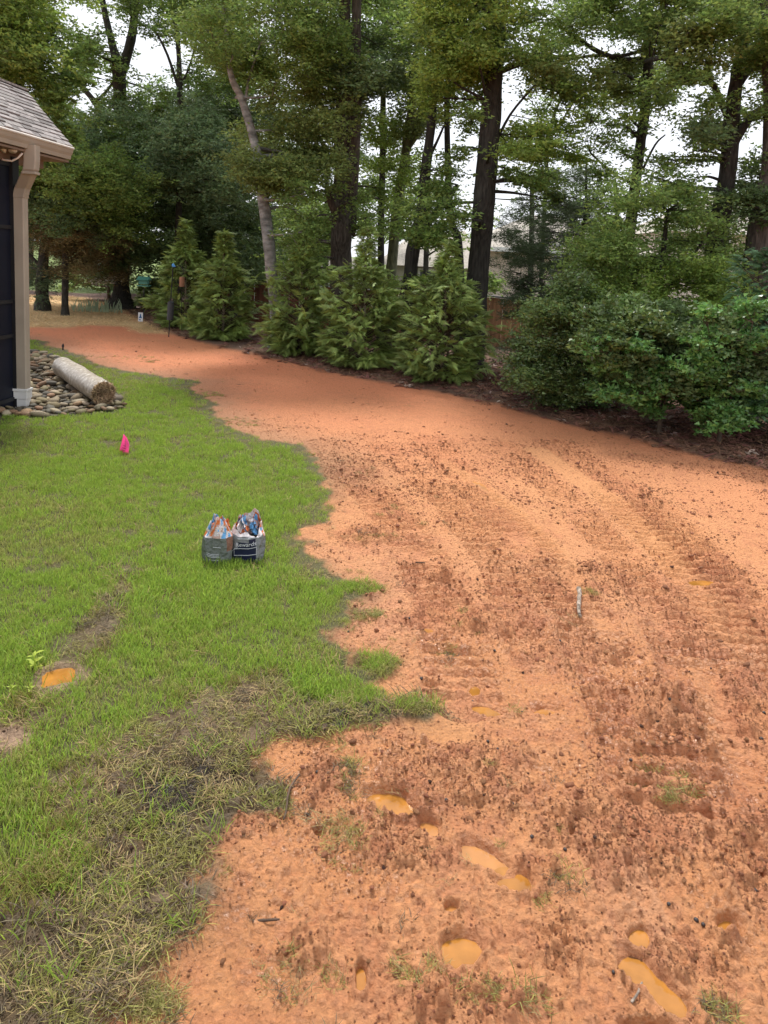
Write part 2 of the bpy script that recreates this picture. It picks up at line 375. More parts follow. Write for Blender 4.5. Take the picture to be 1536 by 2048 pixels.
def height(x, y, m=None):
    m = m or masks(x, y); dist = np.hypot(x, y)
    z = zbase(x, y)
    dirt = (1 - m['lawn']) * (1 - m['mulch']) * (1 - m['straw'])
    nearf = 1 - sst(3.0, 7.5, dist)
    patch = sst(-0.25, 0.45, fbm(x, y, .7, 3, 77))
    rough = (0.25 + 0.75 * patch) * (0.25 + 0.75 * nearf) * (1 - .8 * m['smooth']) + .45 * m['churn']
    n1 = fbm(x, y, .16, 3, 1); n2 = fbm(x, y, .055, 3, 2, .6); n3 = fbm(x, y, .022, 2, 3)
    lump = np.maximum(n2, 0) ** 1.4
    wx = x + .012 * n2; wy = y + .012 * n1
    c1 = sst(-.05, .42, vnoise(wx / .026, wy / .026, 501)) * (.6 + .4 * n2); c2 = sst(0, .5, vnoise(wx / .0135, wy / .0135, 502)); c3 = sst(.05, .5, vnoise(wx / .062 + 3, wy / .055, 503) + .25 * n3)
    n4 = np.maximum(fbm(x, y, .034, 2, 71), -.1); n5 = fbm(x, y, .015, 2, 72); gran = (.35 + .65 * (1 - sst(2.2, 5.5, dist))) * (.5 + .8 * sst(-.5, .4, fbm(x, y, .4, 3, 73)))
    z = z + dirt * (0.018 * fbm(x, y, 1.1, 3, 6) + rough * (0.012 * n1 + 0.006 * n2) + (gran * (0.0105 * c1 + 0.0075 * c2) + rough * .005 * c3) * (1 - .8 * m['smooth']))
    z = z + dirt * m['churn'] * (0.008 + 0.012 * n1 + .008 * c3 * (.4 + c1) + .012 * c1 + .006 * c2)
    for ln, w, per, amp in TRACKS:
        d, al = pdist(x, y, ln); w2 = w * (1 + .15 * fbm(x, y, .3, 2, 9))
        inn = (1 - sst(w2 * .8, w2 * 1.05, d))
        brk = sst(-.75, -.05, fbm(x, y, .22, 3, 15))
        z = z + dirt * inn * (-0.012 + amp * 1.4 * brk * (sst(-.1, .7, np.sin(2 * math.pi * al / per + .8 * n1)) - .25) * (.9 + .4 * n2) * 1.15 * (1 - .6 * m['churn']))
        z = z + dirt * 0.012 * np.exp(-((d - w2 * 1.1) / .035) ** 2) * (0.6 + n2)
    for E, h in MO:
        r = er(x, y, E); z = z + h * (1 - sst(0.1, 1.2, r + .25 * n2)) * (1 + .25 * n2 + .2 * n3)
    lw = m['lawn']
    z = z + lw * (0.008 * n1 + 0.012 * fbm(x, y, .9, 2, 66)) + lw * m['matted'] * (0.016 * n1 + .018 * lump + .009 * c1 + .005 * c2 + .008 * c3)
    z = z + m['mulch'] * (0.02 + 0.03 * fbm(x, y, .5, 3, 14) + 0.01 * n2) * (1 - sst(18, 30, dist))
    for E, w in PU:
        r = er(x, y, E) + .45 * n1 + .30 * n2 + .10 * n3
        k = 1 - sst(0.85, 1.45, r)
        z = z * (1 - k * .95) - 0.035 * (1 - sst(0.45, 1.12, r)) * w ** .5 + 0.014 * w * np.exp(-((r - 1.25) / .18) ** 2)
    return z

def build_ground():
    a_d = np.linspace(-34, 34, 540); a_l = np.linspace(-180, -34, 50)[:-1]; a_r = np.linspace(34, 180, 50)[1:-1]
    A = np.radians(np.concatenate([a_l, a_d, a_r])); na = len(A)
    r = [0.5]
    while r[-1] < 11: r.append(r[-1] * (1.03 if r[-1] < 1.15 else 1.0032 if r[-1] < 5.5 else 1.006))
    while r[-1] < 40: r.append(r[-1] * 1.015)
    while r[-1] < 900: r.append(r[-1] * 1.15)
    r = np.array(r); nr = len(r)
    RR, AA = np.meshgrid(r, A, indexing='ij'); x = (RR * np.sin(AA)).ravel(); y = (RR * np.cos(AA)).ravel()
    m = masks(x, y); z = height(x, y, m)
    behind = (y < 0.3); z = np.where(behind & (RR.ravel() > 2), 0, z)
    # ---- base colours of the materials lying there
    n_a = fbm(x, y, .5, 4, 101); n_b = fbm(x, y, .06, 3, 102); n_c = fbm(x, y, 1.6, 3, 103)
    def mixc(c0, c1, f): return c0 + (np.asarray(c1) - c0) * f[:, None]
    d = np.hypot(x, y)
    c = np.tile(np.array([0.60, 0.270, 0.118]), (len(x), 1))                       # washed pale clay
    redder = np.clip(sst(3.5, 11, d) * .85 + .35 * n_c * sst(2, 5, d), 0, 1)
    c = mixc(c, [0.62, 0.215, 0.100], redder)
    c = mixc(c, [0.48, 0.185, 0.090], np.clip(sst(.0, .5, n_b + .5 * n_a) * .40, 0, 1))
    c = mixc(c, [0.36, 0.125, 0.062], m['churn'] * .30 * sst(-.5, .3, n_b))
    c = mixc(c, [0.62, 0.29, 0.12], m['smooth'] * .6)
    for ln, w, per, amp in TRACKS:
        dd, al = pdist(x, y, ln); c = mixc(c, [0.46, 0.165, 0.085], (1 - sst(w * .7, w * 1.1, dd)) * .20 * sst(-.4, .4, n_a))
    pinky = sst(.0, .5, fbm(x, y, .8, 2, 120)) * (1 - sst(2.6, 4, d)) * (x < .8)
    c = mixc(c, [0.60, 0.32, 0.19], pinky * .6)
    # thin soil with dead grass at the lawn's far margin and where the lawn was churned
    brown = np.array([0.135, 0.090, 0.045]); tan = np.array([.24, .165, .10])
    lw = m['lawn']
    soil = np.tile(np.array([0.11, 0.10, 0.04]), (len(x), 1))
    mud = mixc(np.tile(brown, (len(x), 1)), tan, sst(-.1, .5, n_a + .4 * n_b)); mud = mixc(mud, [.055, .042, .032], sst(.15, .5, -n_a + .3 * n_b))
    soil = mixc(soil, [0, 0, 0], np.zeros(len(x))) * (1 - m['matted'])[:, None] + mud * m['matted'][:, None]
    edge = np.exp(-(m['lawn_sd'] / .10) ** 2) * (y > 0) * (y < 6)
    c = mixc(c, tan, np.clip(np.exp(-(np.maximum(m['lawn_sd'], 0) / .45) ** 2) * sst(4.5, 6, y) * .5, 0, 1))
    c = mixc(c, brown, edge * .35 * sst(-.2, .4, n_a))
    c = c * (1 - lw)[:, None] + soil * lw[:, None]
    c = mixc(c, [.40, .26, .17], (1 - sst(.7, 1.6, er(x, y, ell(20, 1472, 50, 22, 0)) + .5 * n_a)) * .9)
    c = mixc(c, [.34, .23, .14], (1 - sst(1.1, 2.1, er(x, y, PU[13][0]) + .4 * n_a)) * .8)
    c = mixc(c, [.12, .10, .075], m['rocks'])
    c = mixc(c, [0.62, 0.44, 0.22], m['straw'] * (.8 + .2 * n_a))
    mul = mixc(np.tile(np.array([0.085, 0.042, 0.030]), (len(x), 1)), [0.15, 0.080, 0.05], sst(-.2, .5, n_a + n_b))
    mul = mixc(mul, [.19, .12, .075], np.exp(-((m['e'] - .15) / .3) ** 2) * .5)
    mm = m['mulch'] * (1 - m['straw'] * .7)
    c = c * (1 - mm)[:, None] + mul * mm[:, None]
    c = mixc(c, [0.16, 0.22, 0.055], m['far'])
    c = np.clip(c, 0.01, 1)
    wet = np.clip((1 - lw * (1 - m['matted'])) * (1 - mm) * (1 - m['straw']) * (1 - sst(2.4, 5.0, d)) * (.55 + .6 * sst(-.4, .4, fbm(x, y, .3, 3, 200)) - .5 * m['churn']), 0, 1)
    V = np.stack([x, y, z], 1); C4 = np.concatenate([c, np.ones((len(x), 1))], 1)
    idx = np.arange(nr * na).reshape(nr, na)
    i0 = idx[:-1, :]; i1 = idx[1:, :]; nx0 = np.roll(i0, -1, 1); nx1 = np.roll(i1, -1, 1)
    Q = np.stack([i0, nx0, nx1, i1], -1).reshape(-1, 4)[:, ::-1]
    fv = Q[:, 0]
    zone = np.zeros(len(Q), int)
    zone[(m['lawn'][fv] > .5)] = 1
    zone[(m['mulch'][fv] > .5)] = 2
    zone[(m['straw'][fv] > .5)] = 3
    zone[(m['far'][fv] > .5)] = 4
    names = ['dirt_yard', 'lawn', 'mulch_bed', 'straw_ground', 'far_lawn']
    GM = bpy.data.materials.new('ground_soil'); GM.use_nodes = True; N = GM.node_tree.nodes; L = GM.node_tree.links
    p = N['Principled BSDF']
    at = N.new('ShaderNodeAttribute'); at.attribute_name = 'col'
    aw = N.new('ShaderNodeAttribute'); aw.attribute_name = 'wet'
    tcn = N.new('ShaderNodeTexCoord')
    n1 = N.new('ShaderNodeTexNoise'); n1.inputs['Scale'].default_value = 55; n1.inputs['Detail'].default_value = 8; n1.inputs['Roughness'].default_value = .7
    L.new(tcn.outputs['Object'], n1.inputs['Vector'])
    mr = N.new('ShaderNodeMapRange'); mr.inputs[1].default_value = .3; mr.inputs[2].default_value = .7; mr.inputs[3].default_value = .72; mr.inputs[4].default_value = 1.25
    L.new(n1.outputs['Fac'], mr.inputs[0])
    hs = N.new('ShaderNodeHueSaturation'); L.new(at.outputs['Color'], hs.inputs['Color']); L.new(mr.outputs[0], hs.inputs['Value'])
    L.new(hs.outputs['Color'], p.inputs['Base Color'])
    rr = N.new('ShaderNodeMapRange'); rr.inputs[3].default_value = .9; rr.inputs[4].default_value = .22; L.new(aw.outputs['Fac'], rr.inputs[0]); L.new(rr.outputs[0], p.inputs['Roughness'])
    p.inputs['Specular IOR Level'].default_value = .4
    vo = N.new('ShaderNodeTexVoronoi'); vo.inputs['Scale'].default_value = 70; L.new(tcn.outputs['Object'], vo.inputs['Vector'])
    ad = N.new('ShaderNodeMath'); ad.operation = 'ADD'; L.new(n1.outputs['Fac'], ad.inputs[0])
    ml = N.new('ShaderNodeMath'); ml.operation = 'MULTIPLY'; ml.inputs[1].default_value = -.35; L.new(vo.outputs['Distance'], ml.inputs[0]); L.new(ml.outputs[0], ad.inputs[1])
    bp = N.new('ShaderNodeBump'); bp.inputs['Strength'].default_value = 1; bp.inputs['Distance'].default_value = .02
    L.new(ad.outputs[0], bp.inputs['Height']); L.new(bp.outputs['Normal'], p.inputs['Normal'])
    for k, nm in enumerate(names):
        q = Q[zone == k]
        if not len(q): continue
        u, inv = np.unique(q, return_inverse=True)
        me = mesh_np(nm, V[u], inv.reshape(-1, 4).astype(np.int32), GM, vattr={'col': C4[u], 'wet': wet[u]}, smooth=True)
        tag(obj(nm, me), kind='structure')
    # disc under the camera closes the sheet
    me = mesh_np('near_ground', np.array([[.5 * math.sin(a), .5 * math.cos(a), 0] for a in A]), [tuple(range(na))[::-1]], GM,
                 vattr={'col': np.tile([.4, .18, .09, 1], (na, 1)), 'wet': np.zeros(na)})
    tag(obj('near_ground', me), kind='structure')
build_ground()

def hz(x, y):
    return float(height(np.array([float(x)]), np.array([float(y)]))[0])

# ---- puddles
M_water = mat('muddy_water', (0.36, 0.155, 0.030), 0.04, 0.12, 14, spec=0.5, bump=.02, bscale=14)
M_water_thin = mat('muddy_film', (0.40, 0.18, 0.055), 0.10, 0.10, 12, spec=0.5, bump=.04, bscale=30)
for (E, w), sp in zip(PU, PUD):
    C, Mi, A, B = E; vs = [(C[0], C[1])]; n = 28
    for i in range(n):
        a = 2 * math.pi * i / n; k = 1.22 + .10 * math.sin(3 * a + C[0] * 9) + .07 * math.sin(5 * a + C[1] * 7)
        vs.append((C[0] + k * (A[0] * math.cos(a) + B[0] * math.sin(a)), C[1] + k * (A[1] * math.cos(a) + B[1] * math.sin(a))))
    zz = zbase(C[0], C[1]) - 0.011 - (0.004 if w < .7 else 0)
    me = mesh_np('puddle', np.array([(a, b, float(zz)) for a, b in vs]), [(0, i + 1, (i + 1) % n + 1) for i in range(n)], M_water if w > .65 else M_water_thin)
    tag(obj('puddle', me), kind='structure')

# ==================================================================
#  GRASS, STRAW, MULCH, CLODS
# ==================================================================
def blade_tuft(name, n, hgt, width, rad, lean, material, seed, segs=2, flat=0.0):
    rg = np.random.default_rng(seed); V = []; Fc = []; rn = []
    for _ in range(n):
        a = rg.uniform(0, 2 * math.pi); r = rad * math.sqrt(rg.random()); bx, by = r * math.cos(a), r * math.sin(a)
        t = rg.uniform(0, 2 * math.pi); l = hgt * rg.uniform(.55, 1.15); ln = lean * rg.uniform(.2, 1.4); w = width * rg.uniform(.7, 1.2)
        dx, dy = math.cos(t), math.sin(t); o = rg.uniform(0, 2 * math.pi); sx, sy = math.cos(o) * w / 2, math.sin(o) * w / 2
        n0 = len(V); th = flat; px, py, pz = bx, by, -.004
        ang = flat + rg.uniform(0, .25)
        for s in range(segs + 1):
            f = s / segs; ww = (1 - f) if s == segs else 1 - .35 * f
            if s == segs: V.append((px, py, pz))
            else: V += [(px - sx * ww, py - sy * ww, pz), (px + sx * ww, py + sy * ww, pz)]
            st = l / segs; px += dx * st * math.sin(ang); py += dy * st * math.sin(ang); pz = max(pz + st * math.cos(ang), .002 + .01 * rg.random())
            ang = ang + ln / segs
        for s in range(segs):
            b = n0 + 2 * s
            if s == segs - 1: Fc.append((b, b + 1, b + 2))
            else: Fc += [(b, b + 1, b + 3), (b, b + 3, b + 2)]
            rn.append(rg.random())
            if s != segs - 1: rn.append(rn[-1])
    return mesh_np(name, np.array(V), np.array(Fc, dtype=np.int32), material, fattr={'rnd': np.array(rn)})

M_gr = mat('grass_green', (0.265, 0.400, 0.062), 0.5, 0.1, 4, vary=0.35, attr='rnd', transl=0.4, spec=0.3)
M_gr2 = mat('grass_yellowing', (0.33, 0.37, 0.105), 0.55, 0.1, 4, vary=0.35, attr='rnd', transl=0.35)
M_gm = mat('grass_matted', (0.235, 0.225, 0.055), 0.55, 0.1, 4, vary=0.55, attr='rnd', transl=0.25)
M_gd = mat('grass_dead', (0.27, 0.20, 0.09), 0.8, 0.1, 4, vary=0.5, attr='rnd', transl=0.1)
M_gk = mat('grass_muddy', (0.10, 0.075, 0.040), 0.6, 0.1, 4, vary=0.5, attr='rnd')
M_straw = mat('straw', (0.78, 0.58, 0.30), 0.8, 0.1, 4, vary=0.35, attr='rnd')
tufts = [blade_tuft('tuft', 26, .048, .0032, .045, 1.2, M_gr, s, 3) for s in range(4)] + \
        [blade_tuft('tuft_yellow', 22, .040, .0032, .045, 1.0, M_gr2, s + 9, 3) for s in range(2)] + \
        [blade_tuft('tuft_matted', 44, .062, .0030, .055, 1.0, M_gm, s + 20, 3, flat=.95) for s in range(3)] + \
        [blade_tuft('tuft_dead', 26, .070, .0030, .05, .8, M_gd, s + 30, 3, flat=1.1) for s in range(2)] + \
        [blade_tuft('tuft_muddy', 34, .060, .0032, .05, .8, M_gk, s + 40, 3, flat=1.1) for s in range(2)] + \
        [blade_tuft('tuft_fresh', 20, .075, .0034, .04, .8, M_gm if s else M_gr, s + 50, 3, flat=.35) for s in range(2)]
# index: 0-3 green 4-5 yellow 6-8 matted 9-10 dead 11-12 muddy 13-14 fresh

def put_grass():
    P = []; I = []; S = []
    def cloud(n, x0, x1, y0, y1):
        return RNG.uniform(x0, x1, n), RNG.uniform(y0, y1, n)
    bands = [(1.1, 2.2, -2.4, 1.0, 1500), (2.2, 3.5, -3.2, 1.0, 1300), (3.5, 5.5, -4.6, .8, 900), (5.5, 8.5, -6.0, .4, 550), (8.5, 14, -9, 0, 300)]
    for y0, y1, x0, x1, dens in bands:
        n = int((y1 - y0) * (x1 - x0) * dens); x, y = cloud(n, x0, x1, y0, y1)
        k = np.abs(x) < y * .72 + .6; x = x[k]; y = y[k]
        m = masks(x, y); u = RNG.random(len(x)); u2 = RNG.random(len(x)); na = fbm(x, y, .45, 3, 301); nb = fbm(x, y, .14, 3, 302)
        thin = fbm(x, y, 1.0, 2, 303)
        green = (m['lawn'] > .5) & (m['matted'] < .5) & (m['rocks'] < .3)
        pu = np.zeros(len(x), bool)
        for (E, w) in PU[13:14]: pu |= er(x, y, E) < 1.5
        bare = (er(x, y, ell(20, 1472, 50, 22, 0)) < 1.1)
        margin = np.maximum(sst(-.30, -.02, m['lawn_sd']) * sst(4.6, 6.5, y), .9 * sst(-.13, .0, m['lawn_sd']))
        keep = green & ~pu & ~bare & (u > margin * .75)
        sel = keep; P.append(np.stack([x[sel], y[sel]], 1))
        ii = RNG.integers(0, 4, sel.sum()); yel = u2[sel] < (.22 + .50 * sst(.0, .5, thin[sel]) + .5 * margin[sel]); ii[yel] = RNG.integers(4, 6, yel.sum())
        dd = (RNG.random(sel.sum()) < .04 + .25 * margin[sel]); ii[dd] = RNG.integers(9, 11, dd.sum())
        I.append(ii); S.append(RNG.uniform(.7, 1.2, sel.sum()) * (1 - .3 * margin[sel]) * (1 + .35 * na[sel] + .25 * nb[sel]))
        # matted
        mt = (m['lawn'] > .5) & (m['matted'] >= .5) & ~pu & ~bare & (u < .42 + .50 * sst(-.35, .35, na + .8 * nb))
        P.append(np.stack([x[mt], y[mt]], 1)); ii = RNG.integers(6, 9, mt.sum()); t = RNG.random(mt.sum())
        ii[t < .22] = 9 + (t[t < .22] * 100).astype(int) % 2; ii[(t > .92)] = 13; ii[(t > .76) & (t < .92)] = 11; ii[(t > .66) & (t < .76)] = 12
        fr = (thin[mt] > .12) & (t > .4); ii[fr] = 13 + (t[fr] > .75)
        I.append(ii); S.append(RNG.uniform(.6, 1.1, mt.sum()))
        # the odd wisp in the mud beside the lawn
        wi = (m['lawn'] < .5) & (m['mulch'] < .5) & (m['rocks'] < .5) & (u < .05 * np.exp(-np.maximum(m['lawn_sd'], 0) / .25) + .0025 + .02 * m['churn'] * (nb > .1))
        P.append(np.stack([x[wi], y[wi]], 1)); I.append(RNG.choice([7, 9, 10, 11, 12], wi.sum())); S.append(RNG.uniform(.3, .7, wi.sum()))
    # far lawn scuffed strip and torn tufts lying in the mud
    for (cx, cy, a, b, n, kinds) in [(720, 1175, 45, 12, 60, (0, 6, 13)), (760, 1330, 38, 22, 70, (0, 6, 13, 7)), (700, 1395, 70, 22, 140, (0, 13, 6)), (830, 1417, 40, 9, 30, (6, 7, 13)),
                                     (897, 1305, 16, 16, 9, (7, 11)), (1330, 1565, 75, 32, 16, (7, 8, 10, 12)), (1338, 1605, 26, 9, 5, (8, 7)), (845, 1945, 60, 26, 10, (7, 8, 10)), (690, 1690, 45, 60, 14, (7, 8, 10)),
                                     (700, 1560, 25, 40, 20, (7, 11)), (735, 1230, 30, 12, 22, (6, 7)), (1100, 1770, 60, 34, 8, (7, 12)), (1020, 2000, 70, 26, 7, (7, 10)), (600, 1950, 80, 55, 10, (7, 10)), (760, 1080, 45, 12, 10, (7, 12)),
                                     (730, 940, 25, 9, 8, (7, 9)), (1180, 1185, 25, 8, 6, (7,)), (300, 2010, 60, 30, 26, (7, 10)), (560, 1600, 14, 30, 20, (7, 12)), (1440, 2030, 30, 20, 8, (7, 12)), (1140, 1240, 25, 6, 4, (9,)),
                                     (300, 722, 20, 4, 20, (9, 7)), (420, 790, 30, 6, 30, (9, 7, 4)), (470, 845, 50, 12, 40, (9, 7, 4)), (250, 715, 60, 5, 30, (9, 4, 7))]:
        C, Mi, A, B = ell(cx, cy, a, b, 0); r = np.sqrt(RNG.random(n)); t = RNG.uniform(0, 2 * math.pi, n)
        P.append(C + r[:, None] * (np.cos(t)[:, None] * A + np.sin(t)[:, None] * B)); I.append(RNG.choice(kinds, n)); S.append(RNG.uniform(.35, .75, n))
    P = np.concatenate(P); I = np.concatenate(I); S = np.concatenate(S)
    z = height(P[:, 0], P[:, 1]); R = np.zeros((len(P), 3)); R[:, 2] = RNG.uniform(0, 6.28, len(P)); R[:, :2] = RNG.normal(0, .12, (len(P), 2))
    scatter('grass', np.stack([P[:, 0], P[:, 1], z], 1), R, S, I, tufts, label='green lawn grass, matted and muddy along the churned edge')
    print('tufts', len(P))
put_grass()

def rock_mesh(name, seed, material, sx=1, sy=1, sz=.6, rough=.25, sub=2):
    import bmesh
    bm = bmesh.new(); bmesh.ops.create_icosphere(bm, subdivisions=sub, radius=.5)
    rd = random.Random(seed); ph = [(Vector((rd.gauss(0, 1), rd.gauss(0, 1), rd.gauss(0, 1))), rd.uniform(0, 6)) for _ in range(5)]
    for v in bm.verts:
        k = 1 + rough * sum(math.sin(3.2 * (i + 1) ** .6 * v.co.dot(p) * 2 + o) for i, (p, o) in enumerate(ph)) / 3
        v.co = Vector((v.co.x * sx * k, v.co.y * sy * k, v.co.z * sz * k))
    me = bpy.data.meshes.new(name); bm.to_mesh(me); bm.free(); me.materials.append(material)
    me.polygons.foreach_set('use_smooth', np.ones(len(me.polygons), dtype=bool)); return me

M_clod = mat('clay_clod', (0.58, 0.255, 0.12), 0.6, 0.15, 30, bump=.3, bscale=60, objrand=.25, spec=.35)
M_clod_d = mat('clay_clod_dark', (0.13, 0.065, 0.042), 0.7, 0.2, 30, bump=.3, bscale=60, objrand=.4, spec=.35)
M_seed = mat('dark_nut', (0.035, 0.027, 0.025), 0.5, 0.2, 30, spec=.5)
def put_clods():
    protos = [rock_mesh('clod', s, M_clod, 1, .85, .5, .35, 1) for s in range(5)] + [rock_mesh('clod_dark', s + 9, M_clod_d, 1, .8, .6, .5, 1) for s in range(2)] + [rock_mesh('nut', 33, M_seed, 1, .9, .9, .1, 1)]
    P = []; S = []; I = []
    for y0, y1, dens in [(1.2, 2.5, 15000), (2.5, 4, 9000), (4, 7, 5200), (7, 13, 900)]:
        x0, x1 = -.75 * y1 - .3, .75 * y1 + .3; n = int((y1 - y0) * (x1 - x0) * dens)
        x = RNG.uniform(x0, x1, n); y = RNG.uniform(y0, y1, n); m = masks(x, y)
        nn = sst(-.1, .5, fbm(x, y, .25, 4, 411) + .5 * fbm(x, y, .9, 2, 412)); tr = np.zeros(n)
        for ln, w, per, amp in TRACKS:
            d, al = pdist(x, y, ln); tr = np.maximum(tr, .8 * np.exp(-((d - w) / .07) ** 2)); tr = np.maximum(tr, 3.0 * (d < w) * (np.sin(2 * math.pi * al / per + .8 * fbm(x, y, .16, 3, 1)) > .35) * sst(-.4, .3, fbm(x, y, .22, 3, 15)))
        pr = (.10 + .45 * nn + .7 * m['churn'] + .3 * tr) * (1 - .85 * m['smooth'])
        for E, w in PU: pr = pr * sst(1.0, 1.3, er(x, y, E))
        k = (m['lawn'] < .5) & (m['mulch'] < .4) & (m['straw'] < .5) & (RNG.random(n) < pr)
        k |= (m['lawn'] > .5) & (m['matted'] > .5) & (RNG.random(n) < .10 * (fbm(x, y, .3, 2, 9) > .0))
        x = x[k]; y = y[k]; P.append(np.stack([x, y], 1)); s = RNG.pareto(3.6, len(x)) * .005 + .004
        S.append(np.minimum(s * (1 + .25 * (y > 3.5) + .4 * (y > 5)), .035)); ii = RNG.integers(0, 5, len(x)); lw = m['lawn'][k] > .5; dk = (RNG.random(len(x)) < .012) | lw; ii[dk] = RNG.integers(5, 7, dk.sum()); I.append(ii)
    # round dark nuts lying about in the near mud
    n = 45; x = RNG.uniform(-.6, 1.8, n); y = RNG.uniform(1.3, 3.2, n); m = masks(x, y); k = m['lawn'] < .5; P.append(np.stack([x[k], y[k]], 1)); S.append(RNG.uniform(.010, .017, k.sum())); I.append(np.full(k.sum(), 7))
    P = np.concatenate(P); S = np.concatenate(S); I = np.concatenate(I)
    z = height(P[:, 0], P[:, 1]) + S * .12
    scatter('mud_clods', np.stack([P[:, 0], P[:, 1], z], 1), RNG.uniform(0, 6.28, (len(P), 3)) * np.array([.06, .06, 1]), S, I, protos, label='crumbs and clods of wet red clay')
    print('clods', len(P))
put_clods()

M_chip = mat('mulch_chip', (0.17, 0.085, 0.055), 0.85, 0.2, 20, objrand=.6)
M_chip2 = mat('mulch_needle', (0.30, 0.17, 0.10), 0.8, 0.2, 20, objrand=.5)
M_deadleaf = mat('dead_leaf', (0.26, 0.19, 0.15), 0.6, 0.2, 20, objrand=.5, spec=.5)
def put_mulch():
    protos = []
    for s in range(4):
        b = MB(); rd = random.Random(s)
        for _ in range(5):
            a = rd.uniform(0, 3.14); L_ = rd.uniform(.02, .045); c = Vector((rd.uniform(-.04, .04), rd.uniform(-.04, .04), rd.uniform(0, .015)))
            dv = Vector((math.cos(a), math.sin(a), rd.uniform(-.2, .2))) * L_; b.beam(c - dv, c + dv, rd.uniform(.008, .018), .004)
        protos.append(mesh_np('chip', np.array(b.v), b.f, M_chip))
    for s in range(3):
        protos.append(blade_tuft('pine_straw', 14, .13, .003, .08, .3, M_chip2, s + 70, 2, flat=1.3))
    for s in range(2):
        b = MB(); rd = random.Random(s + 5)
        for _ in range(3):
            c = Vector((rd.uniform(-.05, .05), rd.uniform(-.05, .05), .01)); a = rd.uniform(0, 6); u = Vector((math.cos(a), math.sin(a), rd.uniform(-.3, .4))) * .035; w = Vector((-math.sin(a), math.cos(a), rd.uniform(-.3, .3))) * .014
            b.add([c - u, c + w - u * .1, c + u, c - w + Vector((0, 0, .004))], [(0, 1, 2, 3)])
        protos.append(mesh_np('dead_leaves', np.array(b.v), b.f, M_deadleaf))
    P = []
    for y0, y1, dens in [(4.5, 8, 420), (8, 12, 230), (12, 20, 70)]:
        x0, x1 = -.62 * y1, .75 * y1 + .5; n = int((y1 - y0) * (x1 - x0) * dens); x = RNG.uniform(x0, x1, n); y = RNG.uniform(y0, y1, n); e = edge_e(x, y) + fbm(x, y, .3, 3, 50) * .12
        k = (e > -.03) & (e < 7); P.append(np.stack([x[k], y[k], e[k]], 1))
    P = np.concatenate(P); n = len(P); e = P[:, 2]; I = RNG.choice([0, 1, 2, 3, 4, 5, 6, 7, 8], n, p=[.17, .17, .17, .17, .08, .08, .06, .05, .05])
    ed = (e < .55) & (RNG.random(n) < .55); I[ed] = RNG.integers(4, 7, ed.sum())
    z = height(P[:, 0], P[:, 1]) + .004; R = np.zeros((n, 3)); R[:, 2] = RNG.uniform(0, 6.28, n); R[:, :2] = RNG.normal(0, .2, (n, 2))
    scatter('mulch', np.stack([P[:, 0], P[:, 1], z], 1), R, RNG.uniform(.7, 1.3, n), I, protos, label='dark red bark mulch and pine straw under the trees')
    # straw over the far seeded patch
    n = 9000; x = RNG.uniform(-16, -3, n); y = RNG.uniform(11, 24, n); m = masks(x, y); k = (m['straw'] > .35) & (m['straw'] > RNG.random(n)); x = x[k]; y = y[k]
    pr = [blade_tuft('straw_tuft', 24, .2, .008, .16, .4, M_straw, s + 90, 2, flat=1.25) for s in range(3)]
    R = np.zeros((len(x), 3)); R[:, 2] = RNG.uniform(0, 6.28, len(x))
    scatter('straw', np.stack([x, y, height(x, y)], 1), R, RNG.uniform(.7, 1.3, len(x)), RNG.integers(0, 3, len(x)), pr, label='golden straw spread over the seeded patch')
put_mulch()

# ==================================================================
#  PORCH (left edge)
# ==================================================================
M_tan = mat('tan_paint', (0.37, 0.315, 0.25), 0.6, 0.05, 3, bump=.03, bscale=30)
M_brown = mat('brown_trim', (0.22, 0.155, 0.110), 0.6, 0.08, 3)
M_cream = mat('cream_gutter_lip', (0.82, 0.76, 0.70), 0.45, 0.05, 3)
M_screen = mat('navy_insect_screen', (0.008, 0.010, 0.020), 0.5, 0.1, 3, spec=.25)
M_black = mat('black_metal', (0.02, 0.02, 0.022), 0.45, 0.1, 5)
M_shingle = mat('shingle_grey', (0.235, 0.215, 0.205), 0.95, 0.18, 30, bump=.12, bscale=160, objrand=.4)
M_under = mat('roof_felt', (0.07, 0.06, 0.06), 0.95, .1, 10)
M_pvc = mat('white_plastic', (0.72, 0.71, 0.68), 0.4, 0.06, 6)
M_darkfloor = mat('porch_floor', (0.10, 0.09, 0.08), 0.8, .1, 4)

